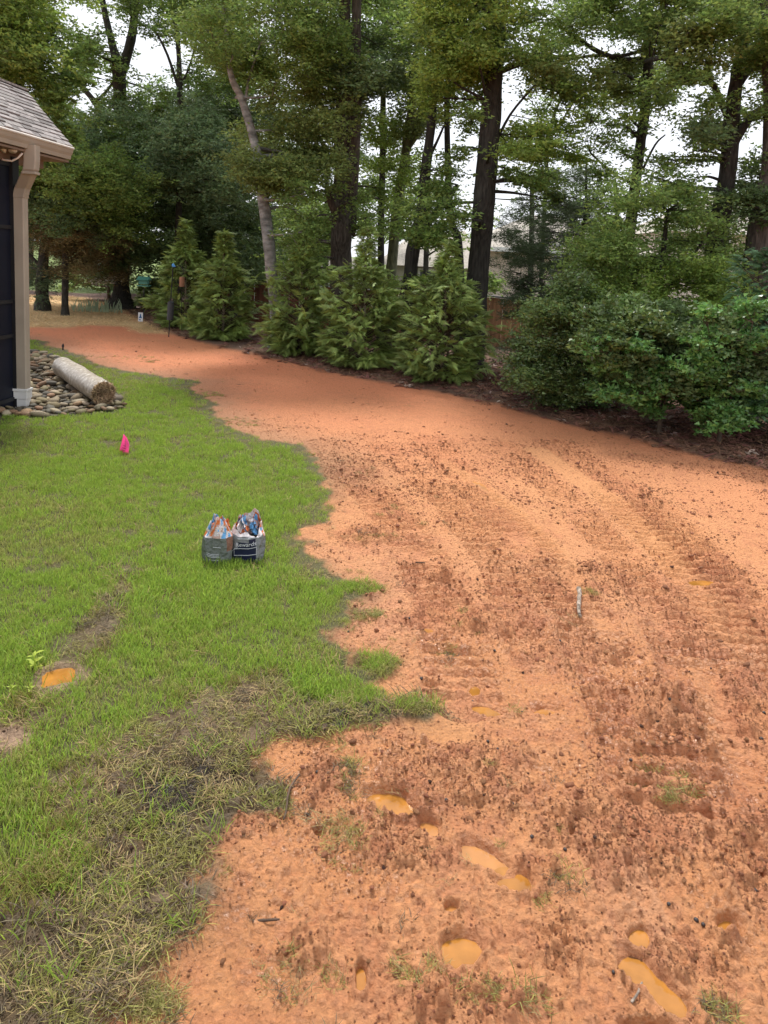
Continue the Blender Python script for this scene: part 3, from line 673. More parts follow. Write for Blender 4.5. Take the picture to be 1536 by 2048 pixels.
def build_porch():
    E0 = U(141, 296, 7.7); zE = E0.z; xE = E0.x                      # far end of the gutter lip
    r = ray(0, 262); Y1 = 6.55
    P1 = Vector((r.x * (Y1 / r.y), Y1, zE))
    dirv = (Vector((E0.x, E0.y, 0)) - Vector((P1.x, P1.y, 0))).normalized()
    S = Vector((E0.x, E0.y, zE)) - dirv * 5.2                        # near end, out of frame
    Dn = U(46, 800, 7.12); 
    inw = Vector((-dirv.y, dirv.x, 0))                               # towards the house
    root = empty('screened_porch', (xE - .3, 6, 0))
    tag(root, 'tan screened porch corner with grey shingled roof at the left edge', 'porch')
    base = Vector(root.location)
    def L(v): return Vector(v) - base
    # wall of dark screen panels
    wl = E0 + inw * .28; wall_end = Vector((wl.x, wl.y, 0)) - dirv * .52
    wall_end = Vector((Dn.x - .08, Dn.y + .0, 0))
    ws = wall_end - dirv * 4.6
    b = MB(); b.beam(L(ws + Vector((0, 0, 1.18))), L(wall_end + Vector((0, 0, 1.18))), .03, 2.36); b.build('screen_panel', M_screen, root)
    b = MB(); p2 = wall_end + inw * 4.2; b.beam(L(wall_end - dirv * .03 + inw * .02 + Vector((0, 0, 1.18))), L(p2 + Vector((0, 0, 1.18))), .03, 2.36); b.build('screen_panel', M_screen, root)
    for zc in (.10, .72, 1.05, 1.75, 2.33):
        b = MB(); b.beam(L(ws + Vector((0, 0, zc)) - inw * .022), L(wall_end + Vector((0, 0, zc)) - inw * .022), .02, .035); b.build('screen_rail', M_black, root)
    b = MB()
    b.beam(L(wall_end - inw * .0 + Vector((0, 0, 0.02))), L(wall_end + Vector((0, 0, 2.40))), .10, .10, up=tuple(dirv)); b.build('corner_post', M_black, root)
    b = MB(); b.beam(L(ws + inw * 2 + Vector((0, 0, .05))), L(wall_end + inw * 2 + Vector((0, 0, .05))), 4.0, .1); b.build('porch_floor', M_darkfloor, root)
    # header beam and soffit
    b = MB(); b.beam(L(ws + Vector((0, 0, 2.43)) + inw * .01), L(Vector((E0.x, E0.y, 2.43)) + inw * .29 - dirv * .10), .12, .15); b.build('header_beam', M_brown, root, bevel=.004)
    b = MB(); q0 = S + inw * .20; q1 = E0 + inw * .20; b.beam(L((q0.x, q0.y, zE - .135)), L((q1.x, q1.y, zE - .135)) , .36, .02); b.build('soffit', M_brown, root)
    b = MB(); b.beam(L((S.x, S.y, zE - .075) ) + inw * .09, L((E0.x, E0.y, zE - .075)) + inw * .09, .022, .13); b.build('fascia', M_brown, root)
    # gutter: ogee profile swept along the eave
    prof = [(0, 0), (.075, 0), (.075, .105), (.055, .105), (-.02, .115), (-.035, .10), (-.030, .085), (-.022, .06), (-.008, .035)]
    b = MB(); b.prism(prof, L((S.x, S.y, zE - .115)), L((E0.x, E0.y, zE - .115)), inw, (0, 0, 1)); g = b.build('gutter', M_tan, root)
    b = MB(); b.tube([L((S.x, S.y, zE - .006)) - inw * .03, L((E0.x, E0.y, zE - .006)) - inw * .03], .014, 8); b.build('gutter_lip', M_cream, g, smooth=True).location = (0, 0, 0)
    # downspout with two bends
    def sect(cz, cx): pass
    dsx = Vector((Dn.x, Dn.y, 0)); top = U(61, 288, 7.0)
    gx = dsx - inw * .26
    path = [Vector((top.x + .01, top.y, zE - .08)), Vector((top.x + .01, top.y, zE - .22)), Vector((top.x + .0, top.y, zE - .30)),
            Vector((dsx.x + .03, dsx.y - .01, zE - .47)), Vector((dsx.x, dsx.y, zE - .56)), Vector((dsx.x, dsx.y, .17))]
    b = MB(); prof = [(-.058, -.04), (-.048, -.048), (.048, -.048), (.058, -.04), (.058, .04), (.048, .048), (-.048, .048), (-.058, .04)]
    rings = []
    for p in path:
        rings += [L(p + Vector((1, 0, 0)) * a + Vector((0, 1, 0)) * c) for a, c in prof]
    n = len(prof); fs = [tuple(range(n))] + [tuple((len(path) - 1) * n + j for j in range(n))[::-1]]
    for i in range(len(path) - 1):
        for j in range(n): fs.append((i * n + j, (i + 1) * n + j, (i + 1) * n + (j + 1) % n, i * n + (j + 1) % n))
    b.add(rings, fs); ds = b.build('downspout', M_tan, root)
    for zc, w in ((zE - .33, .126), (zE - .54, .126)):
        b = MB(); c = path[2] if zc > zE - .4 else path[4]; c = L(Vector((c.x, c.y, zc))); b.box((c.x - w / 2, c.y - .052, c.z - .012), (c.x + w / 2, c.y + .052, c.z + .012)); b.build('joint_band', M_tan, ds, bevel=.003)
    b = MB(); c = L(dsx)
    b.box((c.x - .066, c.y - .056, .10), (c.x + .066, c.y + .056, .175)); b.box((c.x - .072, c.y - .062, .175), (c.x + .072, c.y + .062, .20)); b.box((c.x - .056, c.y - .05, .0), (c.x + .056, c.y + .05, .10))
    b.build('drain_adapter', M_pvc, root, bevel=.004)
    # security light with two heads under the soffit
    c = U(20, 283, 6.9); c = L(c); b = MB(); b.tube([c + Vector((0, 0, .07)), c + Vector((0, 0, .02))], .055, 14); lt = b.build('floodlight', M_cream, root, smooth=False)
    for s in (-1, 1):
        b = MB(); b.tube([c + Vector((.01 * s, 0, .03)), c + Vector((.03 * s, -.02, -.04)), c + Vector((.05 * s, -.05, -.085))], [.014, .022, .038], 10); b.build('lamp_head', M_cream, lt, smooth=True)
    b = MB(); pts = [L(U(px, py, 6.95)) for px, py in [(-8, 314), (8, 320), (24, 322), (36, 316), (45, 306)]]; b.tube(pts, .009, 6); b.build('cable', M_cream, root, smooth=True)
    # roof
    Rk = U(52, 183, 8.5)                                            # top of the far rake
    eo = Vector((E0.x, E0.y, zE + .012)) - inw * .012 + dirv * .0
    sl = Rk - eo; rl = sl.length; su = sl.normalized(); nrm = dirv.cross(su).normalized()
    if nrm.z < 0: nrm = -nrm
    def RP(a, t, h=0): return eo - dirv * a + su * t + nrm * h
    b = MB(); th = -.035
    b.add([L(RP(0, 0)), L(RP(5.2, 0)), L(RP(5.2, rl)), L(RP(0, rl)), L(RP(0, 0, th)), L(RP(5.2, 0, th)), L(RP(5.2, rl, th)), L(RP(0, rl, th))],
          [(0, 1, 2, 3), (7, 6, 5, 4), (0, 4, 5, 1), (1, 5, 6, 2), (2, 6, 7, 3), (3, 7, 4, 0)])
    back0 = RP(0, rl); back1 = RP(5.2, rl)
    roof = b.build('roof', M_under, root)
    b = MB(); bb0 = back0 + inw * 4 + Vector((0, 0, .15)); bb1 = back1 + inw * 4 + Vector((0, 0, .15))
    b.add([L(back0), L(back1), L(bb1), L(bb0)] + [L(v) - Vector((0, 0, .05)) for v in (back0, back1, bb1, bb0)], [(0, 1, 2, 3), (7, 6, 5, 4), (0, 4, 5, 1), (1, 5, 6, 2), (2, 6, 7, 3), (3, 7, 4, 0)])
    b.build('upper_roof', M_shingle, root)
    b = MB(); b.beam(L(RP(0, rl + .005, .015)), L(RP(5.2, rl + .005, .015)), .05, .02); b.build('ridge_cap', M_shingle, root)
    rows = 13; ex = rl / rows; rd = random.Random(4); cnt = 0
    for k in range(rows):
        a = 0
        while a < 2.3 and cnt < 290:
            w = rd.choice([.12, .16, .2, .26, .32]); hh = .006 + rd.choice([0, .004, .009])
            t0 = k * ex - (.012 if k == 0 else 0); t1 = min((k + 1) * ex + .03, rl); bj = rd.uniform(-.004, .004)
            if a == 0: w = rd.uniform(.1, .2)
            o_ = [RP(a, t0 + bj, hh + .006), RP(a + w - .004, t0 + bj, hh + .006), RP(a + w - .004, t1, .004), RP(a, t1, .004),
                  RP(a, t0 + bj, .001), RP(a + w - .004, t0 + bj, .001), RP(a + w - .004, t1, .0005), RP(a, t1, .0005)]
            mb = MB(); mb.add([L(v) for v in o_], [(0, 1, 2, 3), (7, 6, 5, 4), (0, 4, 5, 1), (1, 5, 6, 2), (2, 6, 7, 3), (3, 7, 4, 0)])
            mb.build('shingle', M_shingle, roof); a += w; cnt += 1
    return root
build_porch()

# ==================================================================
#  ROCK BED, STRAW ROLL
# ==================================================================
STC = [(0.17, 0.14, 0.075), (0.26, 0.21, 0.13), (0.14, 0.115, 0.08), (0.34, 0.28, 0.19), (0.25, 0.16, 0.09), (0.09, 0.08, 0.06)]
M_st = [mat('river_stone_%s' % n, c, .75, .12, 12, bump=.05, bscale=40, objrand=.25) for n, c in zip(('olive', 'tan', 'brown', 'pale', 'rust', 'dark'), STC)]
def build_rocks():
    root = empty('river_rock_bed', tuple(G(130, 790)))
    tag(root, 'bed of rounded brown river stones beside the porch downspout', 'rock bed')
    base = np.array(root.location)
    meshes = [rock_mesh('stone', s, M_st[s % 6], 1, .62, .36, .12, 2) for s in range(18)]
    pts = []; rd = np.random.default_rng(3)
    lo = ROCKS.min(0); hi = ROCKS.max(0); lo[0] = max(lo[0], -5.2)
    tries = 0
    while tries < 12000:
        tries += 1; x = rd.uniform(lo[0], hi[0]); y = rd.uniform(lo[1], hi[1])
        if sdist(np.array([x]), np.array([y]), ROCKS)[0] > -.02: continue
        s = rd.uniform(.07, .15) if len(pts) < 400 else rd.uniform(.04, .08)
        if any((x - a) ** 2 + (y - b) ** 2 < (.36 * (s + c)) ** 2 for a, b, c in pts): continue
        pts.append((x, y, s))
    vis = sorted(pts, key=lambda p: -p[2] / math.hypot(p[0], p[1]) if abs(p[0]) / p[1] < .56 else 1)
    big, rest = vis[:290], vis[290:]
    for i, (x, y, s) in enumerate(big):
        o = obj('stone', meshes[rd.integers(0, 18)], root, (x - base[0], y - base[1], hz(x, y) - base[2] + s * .12 + rd.uniform(0, .03)), (rd.normal(0, .2), rd.normal(0, .2), rd.uniform(0, 6.28)))
        o.scale = (s * 1.25, s * 1.25, s * 1.25)
    V = []; Fc = []; mi = []
    small = [rock_mesh('stone', s + 40, M_st[0], 1, .65, .4, .12, 1) for s in range(6)]
    for x, y, s in rest:
        me = small[rd.integers(0, 6)]; me_ = meshes[rd.integers(0, 18)]; co = np.array([v.co for v in me.vertices]); a = rd.uniform(0, 6.28); c, sn = math.cos(a), math.sin(a)
        co = co @ np.array([[c, sn, 0], [-sn, c, 0], [0, 0, 1]]) * s * 1.25 + np.array([x, y, hz(x, y) + s * .1]) - base
        n0 = sum(len(v) for v in V); V.append(co); f = np.array([list(p.vertices) for p in me.polygons]) + n0; Fc.append(f); mi.append(np.full(len(f), rd.integers(0, 6)))
    if V:
        me = mesh_np('small_stones', np.concatenate(V), np.concatenate(Fc).astype(np.int32), M_st, midx=np.concatenate(mi), smooth=True)
        tag(obj('small_stones', me, root), kind='stuff')
    print('stones', len(pts))
build_rocks()

M_wrap = bpy.data.materials.new('netting_wrap')
def wrap_mat():
    m = M_wrap; m.use_nodes = True; N = m.node_tree.nodes; L = m.node_tree.links; p = N['Principled BSDF']; p.inputs['Roughness'].default_value = .35
    tc = N.new('ShaderNodeTexCoord'); nz = N.new('ShaderNodeTexNoise'); nz.inputs['Scale'].default_value = 22; nz.inputs['Detail'].default_value = 6; nz.inputs['Roughness'].default_value = .7; L.new(tc.outputs['Object'], nz.inputs['Vector'])
    cr = N.new('ShaderNodeValToRGB'); e = cr.color_ramp.elements; e[0].position = .3; e[0].color = (.22, .18, .14, 1); e[1].position = .72; e[1].color = (.80, .77, .72, 1)
    x = cr.color_ramp.elements.new(.5); x.color = (.40, .34, .27, 1)
    L.new(nz.outputs['Fac'], cr.inputs[0]); L.new(cr.outputs[0], p.inputs['Base Color'])
    b = N.new('ShaderNodeBump'); b.inputs['Strength'].default_value = .7; b.inputs['Distance'].default_value = .01; L.new(nz.outputs['Fac'], b.inputs['Height']); L.new(b.outputs[0], p.inputs['Normal'])
wrap_mat()
M_rollstraw = mat('roll_straw', (0.42, 0.30, 0.17), .85, .15, 10, objrand=0, attr='rnd', vary=.5)
M_hollow = mat('roll_core_dark', (0.13, 0.085, 0.05), .9, .2, 20)
def build_roll():
    a = G(207, 815); b = G(124, 757); r = .122
    A = Vector((a.x, a.y, hz(a.x, a.y) + r + .03)); B = Vector((b.x, b.y, hz(b.x, b.y) + r + .03))
    root = empty('straw_blanket_roll', (A.x, A.y, A.z - r)); tag(root, 'rolled straw erosion blanket in white plastic netting lying on the river stones', 'straw roll')
    o = Vector(root.location); d = (B - A); n = 30; k = 26; rd = random.Random(2)
    side = d.cross(Vector((0, 0, 1))).normalized(); upv = side.cross(d).normalized()
    V = []; Fc = []
    ph = [rd.uniform(0, 6) for _ in range(8)]
    for i in range(n + 1):
        f = i / n; c = A + d * f - o
        rr = r * (1 + .02 * math.sin(f * 14 + ph[0])) * (.93 if i == 0 else (.90 if i == n else 1))
        for j in range(k):
            t = 2 * math.pi * j / k; q = rr * (1 + .025 * math.sin(3 * t + f * 9 + ph[1]) + .015 * math.sin(9 * t + f * 30 + ph[2]) + .008 * math.sin(f * 120 + 2 * t))
            V.append(c + side * math.cos(t) * q + upv * math.sin(t) * q * .96)
    for i in range(n):
        for j in range(k): Fc.append((i * k + j, i * k + (j + 1) % k, (i + 1) * k + (j + 1) % k, (i + 1) * k + j))
    Fc.append(tuple(n * k + j for j in range(k)))
    obj('netting', mesh_np('netting', np.array(V), Fc, M_wrap, smooth=True), root)
    b2 = MB(); b2.tube([A - o - d.normalized() * .004, A - o + d.normalized() * .02], r * .90, 20); b2.build('core', M_hollow, root)
    V = []; Fc = []; rn = []
    dn = -d.normalized(); rg = random.Random(5)
    for i in range(900):
        t = rg.uniform(0, 6.28); q = r * .97 * math.sqrt(rg.random()); c = A - o + side * math.cos(t) * q + upv * math.sin(t) * q + dn * rg.uniform(-.005, .03)
        u = Vector((rg.gauss(0, 1), rg.gauss(0, 1), rg.gauss(0, 1))); u = (u + dn * rg.uniform(-.2, 1.2)).normalized() * rg.uniform(.015, .04); w = u.orthogonal().normalized() * .0017
        n0 = len(V); V += [c - u - w, c - u + w, c + u * .2 + dn * .008 + w, c + u, c + u * .2 + dn * .008 - w]; Fc += [(n0, n0 + 1, n0 + 2, n0 + 3, n0 + 4)]; rn.append(rg.random())
    ob = obj('straw_end', mesh_np('straw_end', np.array(V), Fc, M_rollstraw, fattr={'rnd': rn}), root); ob['kind'] = 'stuff'
build_roll()

# ==================================================================
#  FLAG, BAGS, STICKS, SMALL PLANTS
# ==================================================================
M_pink = mat('pink_plastic', (1.0, 0.20, 0.48), .5, .03, 5, transl=.5)
M_wire = mat('wire_steel', (0.25, 0.25, 0.25), .4, .05, 5, metal=.8)
M_ink = mat('dark_ink', (0.25, .02, .08), .6, .05, 5)
def build_flag():
    g = G(250, 906); root = empty('marking_flag', tuple(g)); tag(root, 'small pink survey flag on a wire standing in the green lawn', 'flag')
    b = MB(); b.tube([(0, 0, -.05), (.004, 0, .10), (-.012, 0, .235)], .0014, 5); b.build('wire', M_wire, root)
    D = g.y; V = []; Fc = []; W, H = 6, 8
    P00 = U(247, 868, D) - g; P10 = U(260, 889, D) - g; P01 = U(238, 896, D) - g; P11 = U(258, 908, D) - g; P01 = U(237, 903, D) - g
    for i in range(W + 1):
        for j in range(H + 1):
            u, v = i / W, j / H
            p = P00.lerp(P10, u).lerp(P01.lerp(P11, u), v); p.y += .016 * math.sin(u * 4 + v * 2); V.append(p)
    for i in range(W):
        for j in range(H): a = i * (H + 1) + j; Fc.append((a, a + 1, a + H + 2, a + H + 1))
    o = obj('flag_cloth', mesh_np('flag_cloth', np.array(V), Fc, M_pink, smooth=True), root)
    s = o.modifiers.new('t', 'SOLIDIFY'); s.thickness = .0008
    b = MB()
    for t, w in ((.45, .02), (.62, .028), (.78, .02)):
        c = P00.lerp(P10, .5).lerp(P01.lerp(P11, .5), t) + Vector((0, -.018, 0)); b.beam(c - Vector((w / 2, 0, -.003)), c + Vector((w / 2, 0, -.003)), .001, .0035)
    b.build('ink_mark', M_ink, root)
build_flag()

M_bgrey = mat('bag_grey_green', (0.145, 0.165, 0.150), .42, .12, 7, bump=.9, bscale=26)
M_bgrey2 = mat('bag_grey', (0.22, 0.23, 0.24), .4, .12, 7, bump=.9, bscale=26)
M_borange = mat('bag_orange', (0.75, 0.20, 0.06), .4, .1, 7, bump=.9, bscale=26)
M_bblue = mat('bag_blue', (0.16, 0.42, 0.75), .4, .1, 7, bump=.9, bscale=26)
M_bwhite = mat('bag_white', (0.75, 0.70, 0.70), .38, .08, 7, bump=.9, bscale=26)
M_bpink = mat('bag_pale_pink', (0.62, 0.42, 0.36), .38, .12, 7, bump=.9, bscale=26)
M_bnavy = mat('bag_navy', (0.012, 0.016, 0.045), .35, .1, 7, bump=.1, bscale=16)
M_bbrown = mat('bag_brown', (0.24, 0.125, 0.085), .5, .1, 7, bump=.9, bscale=26)
M_inkw = mat('white_ink', (0.6, 0.62, 0.66), .5, .02, 5)

def bag(px0, px1, pybase, pytop, label, style, seed):
    g0 = G((px0 + px1) / 2, pybase - 8); D = g0.y
    s = D / F * 1.0; w = (px1 - px0) * s; rd = random.Random(seed)
    H = (pybase - pytop) * s * 1.06; g = Vector((g0.x, g0.y + .03, hz(g0.x, g0.y) - .012))
    root = empty('plastic_sack', tuple(g)); tag(root, label, 'bag', 'opened plastic sacks on the lawn')
    n = 72; V = []; levels = [0, .03, .08, .2, .35, .5, .58, .62, .66, .70, .74, .78, .82, .86, .90, .94, 1.0]; Fc = []; mi = []
    dep = w * .40; hw = w / 2
    def ringp(t, z):
        # superellipse section, opening pulled in and crumpled toward the top
        c, sn = math.cos(t), math.sin(t); e = .85
        x = hw * math.copysign(abs(c) ** e, c); y = dep * math.copysign(abs(sn) ** e, sn)
        bulge = (1 + .07 * math.sin(z * 4.2) - .03 * z) * (.90 + .10 * min(1, z / .08))
        if style == 0:
            k = 1 - max(0, z - .55) * 1.0
        else:
            k = 1 - max(0, z - .62) * .35
        cr = 1 + .035 * math.sin(5 * t + 7 * z + seed) + .03 * math.sin(9 * t - 5 * z + seed * 2) + .05 * max(0, z - .6) * math.sin(13 * t + 9 * z)
        return x * bulge * k * cr, y * bulge * k * cr
    for li, z in enumerate(levels):
        for j in range(n):
            t = 2 * math.pi * j / n; x, y = ringp(t, z); zz = z * H
            if z > .6:
                zz += H * (z - .6) * (.16 * math.sin(2 * t + 1.0 + seed) + .10 * math.sin(5 * t + seed * 3) + .05 * math.sin(11 * t) - .16)
                if style == 1: zz += H * (z - .6) * (.45 * math.sin(t) - .30)
            V.append((x, y, zz))
    cols = n
    for li in range(len(levels) - 1):
        z = (levels[li] + levels[li + 1]) / 2
        for j in range(n):
            t = 2 * math.pi * (j + .5) / n; fr = -math.sin(t); cx = math.cos(t)
            Fc.append((li * n + j, li * n + (j + 1) % n, (li + 1) * n + (j + 1) % n, (li + 1) * n + j))
            if style == 0:
                if z < .62: m = 0 if not (fr > 0 and cx > .62 and z > .28) else 6
                else:
                    q = math.sin(3 * t + 2 + z * 9)
                    qq = math.sin(4.3 * t + 5 * z + 1.2 * math.sin(3 * t + 9 * z)) + .7 * math.sin(9 * t - 22 * z); m = 2 if qq > .85 else (3 if qq > -.1 else (4 if qq > -.8 else 1))
            else:
                if z < .60: m = 5 if (fr > 0 and cx < .55 and z < .30 + .22 * (cx + .95)) else 0
                else:
                    qq = math.sin(3.7 * t + 6 * z + 1.4 * math.sin(4 * t - 8 * z)) + .6 * math.sin(10 * t + 18 * z); m = (2 if qq > 1.0 else (1 if qq > .1 else (3 if qq > -.6 else 4))) if fr < .15 else (0 if z < .70 else 3)
            mi.append(m)
    mats = [M_bgrey if style == 0 else M_bgrey2, M_borange, M_bblue, M_bwhite, M_bpink, M_bnavy, M_bbrown]
    o = obj('sack_body', mesh_np('sack_body', np.array(V), Fc, mats, midx=mi, smooth=True), root)
    sd = o.modifiers.new('s', 'SOLIDIFY'); sd.thickness = .0015; sd.offset = 0
    # crumpled inner liners and folded flaps standing out of the opening
    for q in range(5 if style == 0 else 7):
        m = [M_bwhite, M_bblue, M_borange, M_bblue, M_bwhite, M_borange, M_bpink][q]
        cx = rd.uniform(-.30, .30) * w; cy = rd.uniform(-.1, .22) * dep * 2; base = H * .60; hh = H * (rd.uniform(.18, .36)); ww = w * rd.uniform(.22, .34); a0 = rd.uniform(-.5, .5)
        vv = []; ff = []; K = 6
        for i in range(K + 1):
            for j in range(K + 1):
                u, v = i / K - .5, j / K
                wd = ww * (1.1 - .55 * v); x = cx + u * wd; y = cy + .025 * math.sin(6 * u + 5 * v + q) + .02 * rd.uniform(-1, 1) * v + a0 * u * wd
                zz = base + hh * v * (1 - .5 * abs(u)) + rd.uniform(-.006, .006); vv.append((x, y, zz))
        for i in range(K):
            for j in range(K): a = i * (K + 1) + j; ff.append((a, a + 1, a + K + 2, a + K + 1))
        oo = obj('crumpled_flap', mesh_np('crumpled_flap', np.array(vv), ff, m, smooth=False), root)
        sd = oo.modifiers.new('s', 'SOLIDIFY'); sd.thickness = .0012
    b = MB(); b.box((-hw * .7, -dep * .6, H * .05), (hw * .7, dep * .6, H * .5)); b.build('contents', M_hollow, root)
    # print on the front
    def front(x, z):
        best = None
        t = -math.pi / 2
        for k in range(41):
            tt = -math.pi + math.pi * k / 40; X, Y = ringp(tt, z)
            if best is None or abs(X - x) < best[0]: best = (abs(X - x), Y)
        return best[1]
    if style == 1:
        cu = bpy.data.curves.new('print_text', 'FONT'); cu.body = 'Rewards'; cu.size = .031; cu.align_x = 'CENTER'; cu.extrude = 0
        to = bpy.data.objects.new('print_text', cu); me = bpy.data.meshes.new_from_object(to); 
        for v in me.vertices:
            x = v.co.x; zz = .43 * H + v.co.y + x * .12; x += .006; v.co = (x, front(x, min(zz / H, .6)) - .0045, zz)
        me.materials.clear(); me.materials.append(M_inkw); obj('lettering', me, root); bpy.data.objects.remove(to)
        b = MB()
        def ln(x0, z0, x1, z1, h=.0022):
            K = 6
            for i in range(K):
                xa = x0 + (x1 - x0) * i / K; xb = x0 + (x1 - x0) * (i + 1) / K; za = z0 + (z1 - z0) * i / K; zb = z0 + (z1 - z0) * (i + 1) / K
                b.beam((xa, front(xa, za / H) - .005, za), (xb, front(xb, zb / H) - .005, zb), .001, h)
        ln(-.055, .36 * H, .062, .41 * H); ln(-.055, .22 * H, .062, .26 * H); ln(-.055, .22 * H, -.055, .36 * H); ln(-.055, .36 * H, -.085, .20 * H); ln(-.04, .58 * H, .03, .60 * H, .003)
        ln(.062, .26 * H, .062, .41 * H)
        b.build('printed_lines', M_inkw, root)
    else:
        b = MB()
        for x0, z0, x1, h in ((-.01, .45, .03, .002), (-.045, .30, .02, .0016), (-.045, .27, .02, .0016), (-.04, .24, .025, .0016), (-.03, .18, .02, .002)):
            K = 5
            for i in range(K):
                xa = x0 + (x1 - x0) * i / K; xb = x0 + (x1 - x0) * (i + 1) / K; z = z0 * H; b.beam((xa, front(xa, z0) - .005, z - xa * .1), (xb, front(xb, z0) - .005, z - xb * .1), .001, h)
        b.build('printed_lines', M_inkw, root)
bag(402, 463, 1138, 1040, 'grey green plastic sack with pinched white and orange top, left one of the pair', 0, 3)
bag(457, 526, 1131, 1036, 'open plastic sack with navy printed front and white lettering, right one of the pair', 1, 5)

M_stick = mat('grey_stick', (0.30, 0.24, 0.19), .85, .35, 40, bump=.5, bscale=40)
M_stickd = mat('dark_stick', (0.10, 0.065, 0.045), .85, .25, 30)
def stick(pa, pb, r, m, label, seed=1, bend=.01, group=None):
    a = G(*pa); b = G(*pb); n = 9; rd = random.Random(seed); c = (a + b) / 2; o = Vector((c.x, c.y, hz(c.x, c.y)))
    pts = []; rs = []
    z0 = max(hz(a.x, a.y), hz(b.x, b.y), o.z) + r * .6
    for i in range(n + 1):
        f = i / n; p = a.lerp(b, f); pts.append(Vector((p.x + bend * math.sin(f * 5 + seed) + rd.uniform(-.2, .2) * r, p.y, z0 + rd.uniform(-.15, .15) * r)) - o); rs.append(r * (1.05 - .3 * f) * rd.uniform(.85, 1.12))
    mb = MB(); mb.tube(pts, rs, 8, jit=.06, rnd=rd)
    ob = mb.build('stick', m, None, tuple(o), smooth=True); tag(ob, label, 'stick', group)
stick((1155, 1184), (1161, 1240), .0115, M_stick, 'pale grey stick lying on the clay right of the middle, pointing away', 1, .007)
stick((500, 1847), (556, 1842), .004, M_stickd, 'thin dark twig lying in the near mud below the matted grass', 2, .006)
stick((598, 1560), (560, 1650), .0035, M_stickd, 'dark bent twig lying in mud left of the oval puddle', 3, .01)
stick((832, 1130), (850, 1131), .004, M_stickd, 'short dark twig on the clay right of the sacks', 4, .002)
stick((1262, 2015), (1285, 1975), .003, M_stick, 'thin straw coloured twig beside the long puddle at lower right', 6, .002)

def seedling(px, py, h, label, n=9, material=None):
    g = G(px, py); g.z = hz(g.x, g.y); root = empty('seedling', tuple(g)); tag(root, label, 'seedling', 'weed seedlings in the lawn')
    rd = random.Random(int(px)); b = MB(); b.tube([(0, 0, 0), (.005, 0, h * .5), (.0, 0, h)], [.003, .0025, .0015], 6); b.build('stem', material, root)
    for i in range(n):
        z = h * (.3 + .7 * i / n); a = i * 2.4; d = Vector((math.cos(a), math.sin(a), .45)).normalized(); L_ = h * .42 * rd.uniform(.8, 1.2); s = d.cross(Vector((0, 0, 1))).normalized() * L_ * .2; c = Vector((0, 0, z))
        m = MB(); m.add([c, c + d * L_ * .5 + s, c + d * L_ - Vector((0, 0, L_ * .15)), c + d * L_ * .5 - s], [(0, 1, 2, 3)]); m.build('leaf', material, root)
M_seedl = mat('seedling_leaf', (0.42, 0.52, 0.08), .5, .1, 6, transl=.35)
seedling(68, 1345, .09, 'yellow green seedling beside the puddle in the lawn', 9, M_seedl)
seedling(60, 1392, .05, 'tiny yellow green seedling in front of the taller one', 6, M_seedl)
seedling(22, 1388, .05, 'low yellow green seedling at the left edge of the lawn', 6, M_seedl)

def iris():
    g = G(193, 624); root = empty('iris_clump', tuple(g)); tag(root, 'clump of grey green sword leaved irises beside the straw', 'plant')
    rd = random.Random(3); m = mat('iris_leaf', (.34, .42, .27), .5, .1, 6, transl=.25)
    for _ in range(80):
        x = rd.gauss(0, .30); y = rd.uniform(-.25, .25); h = rd.uniform(.16, .38); a = rd.uniform(-.5, .5); w = .011
        V = [(x - w, y, 0), (x + w, y, 0), (x + w + a * h * .35, y, h * .6), (x - w + a * h * .35, y, h * .6), (x + a * h, y + rd.uniform(-.05, .05), h)]
        b = MB(); b.add(V, [(0, 1, 2, 3), (3, 2, 4)]); b.build('leaf', m, root)
iris()

def sprinkler():
    g = G(126, 700); b = MB(); b.tube([(0, 0, -.05), (0, 0, .05), (0, 0, .055), (.004, 0, .10)], [.012, .012, .022, .006], 10); o = b.build('sprinkler_riser', M_black, None, tuple(g))
    tag(o, 'small black sprinkler riser at the lawn edge behind the stones', 'sprinkler')
sprinkler()

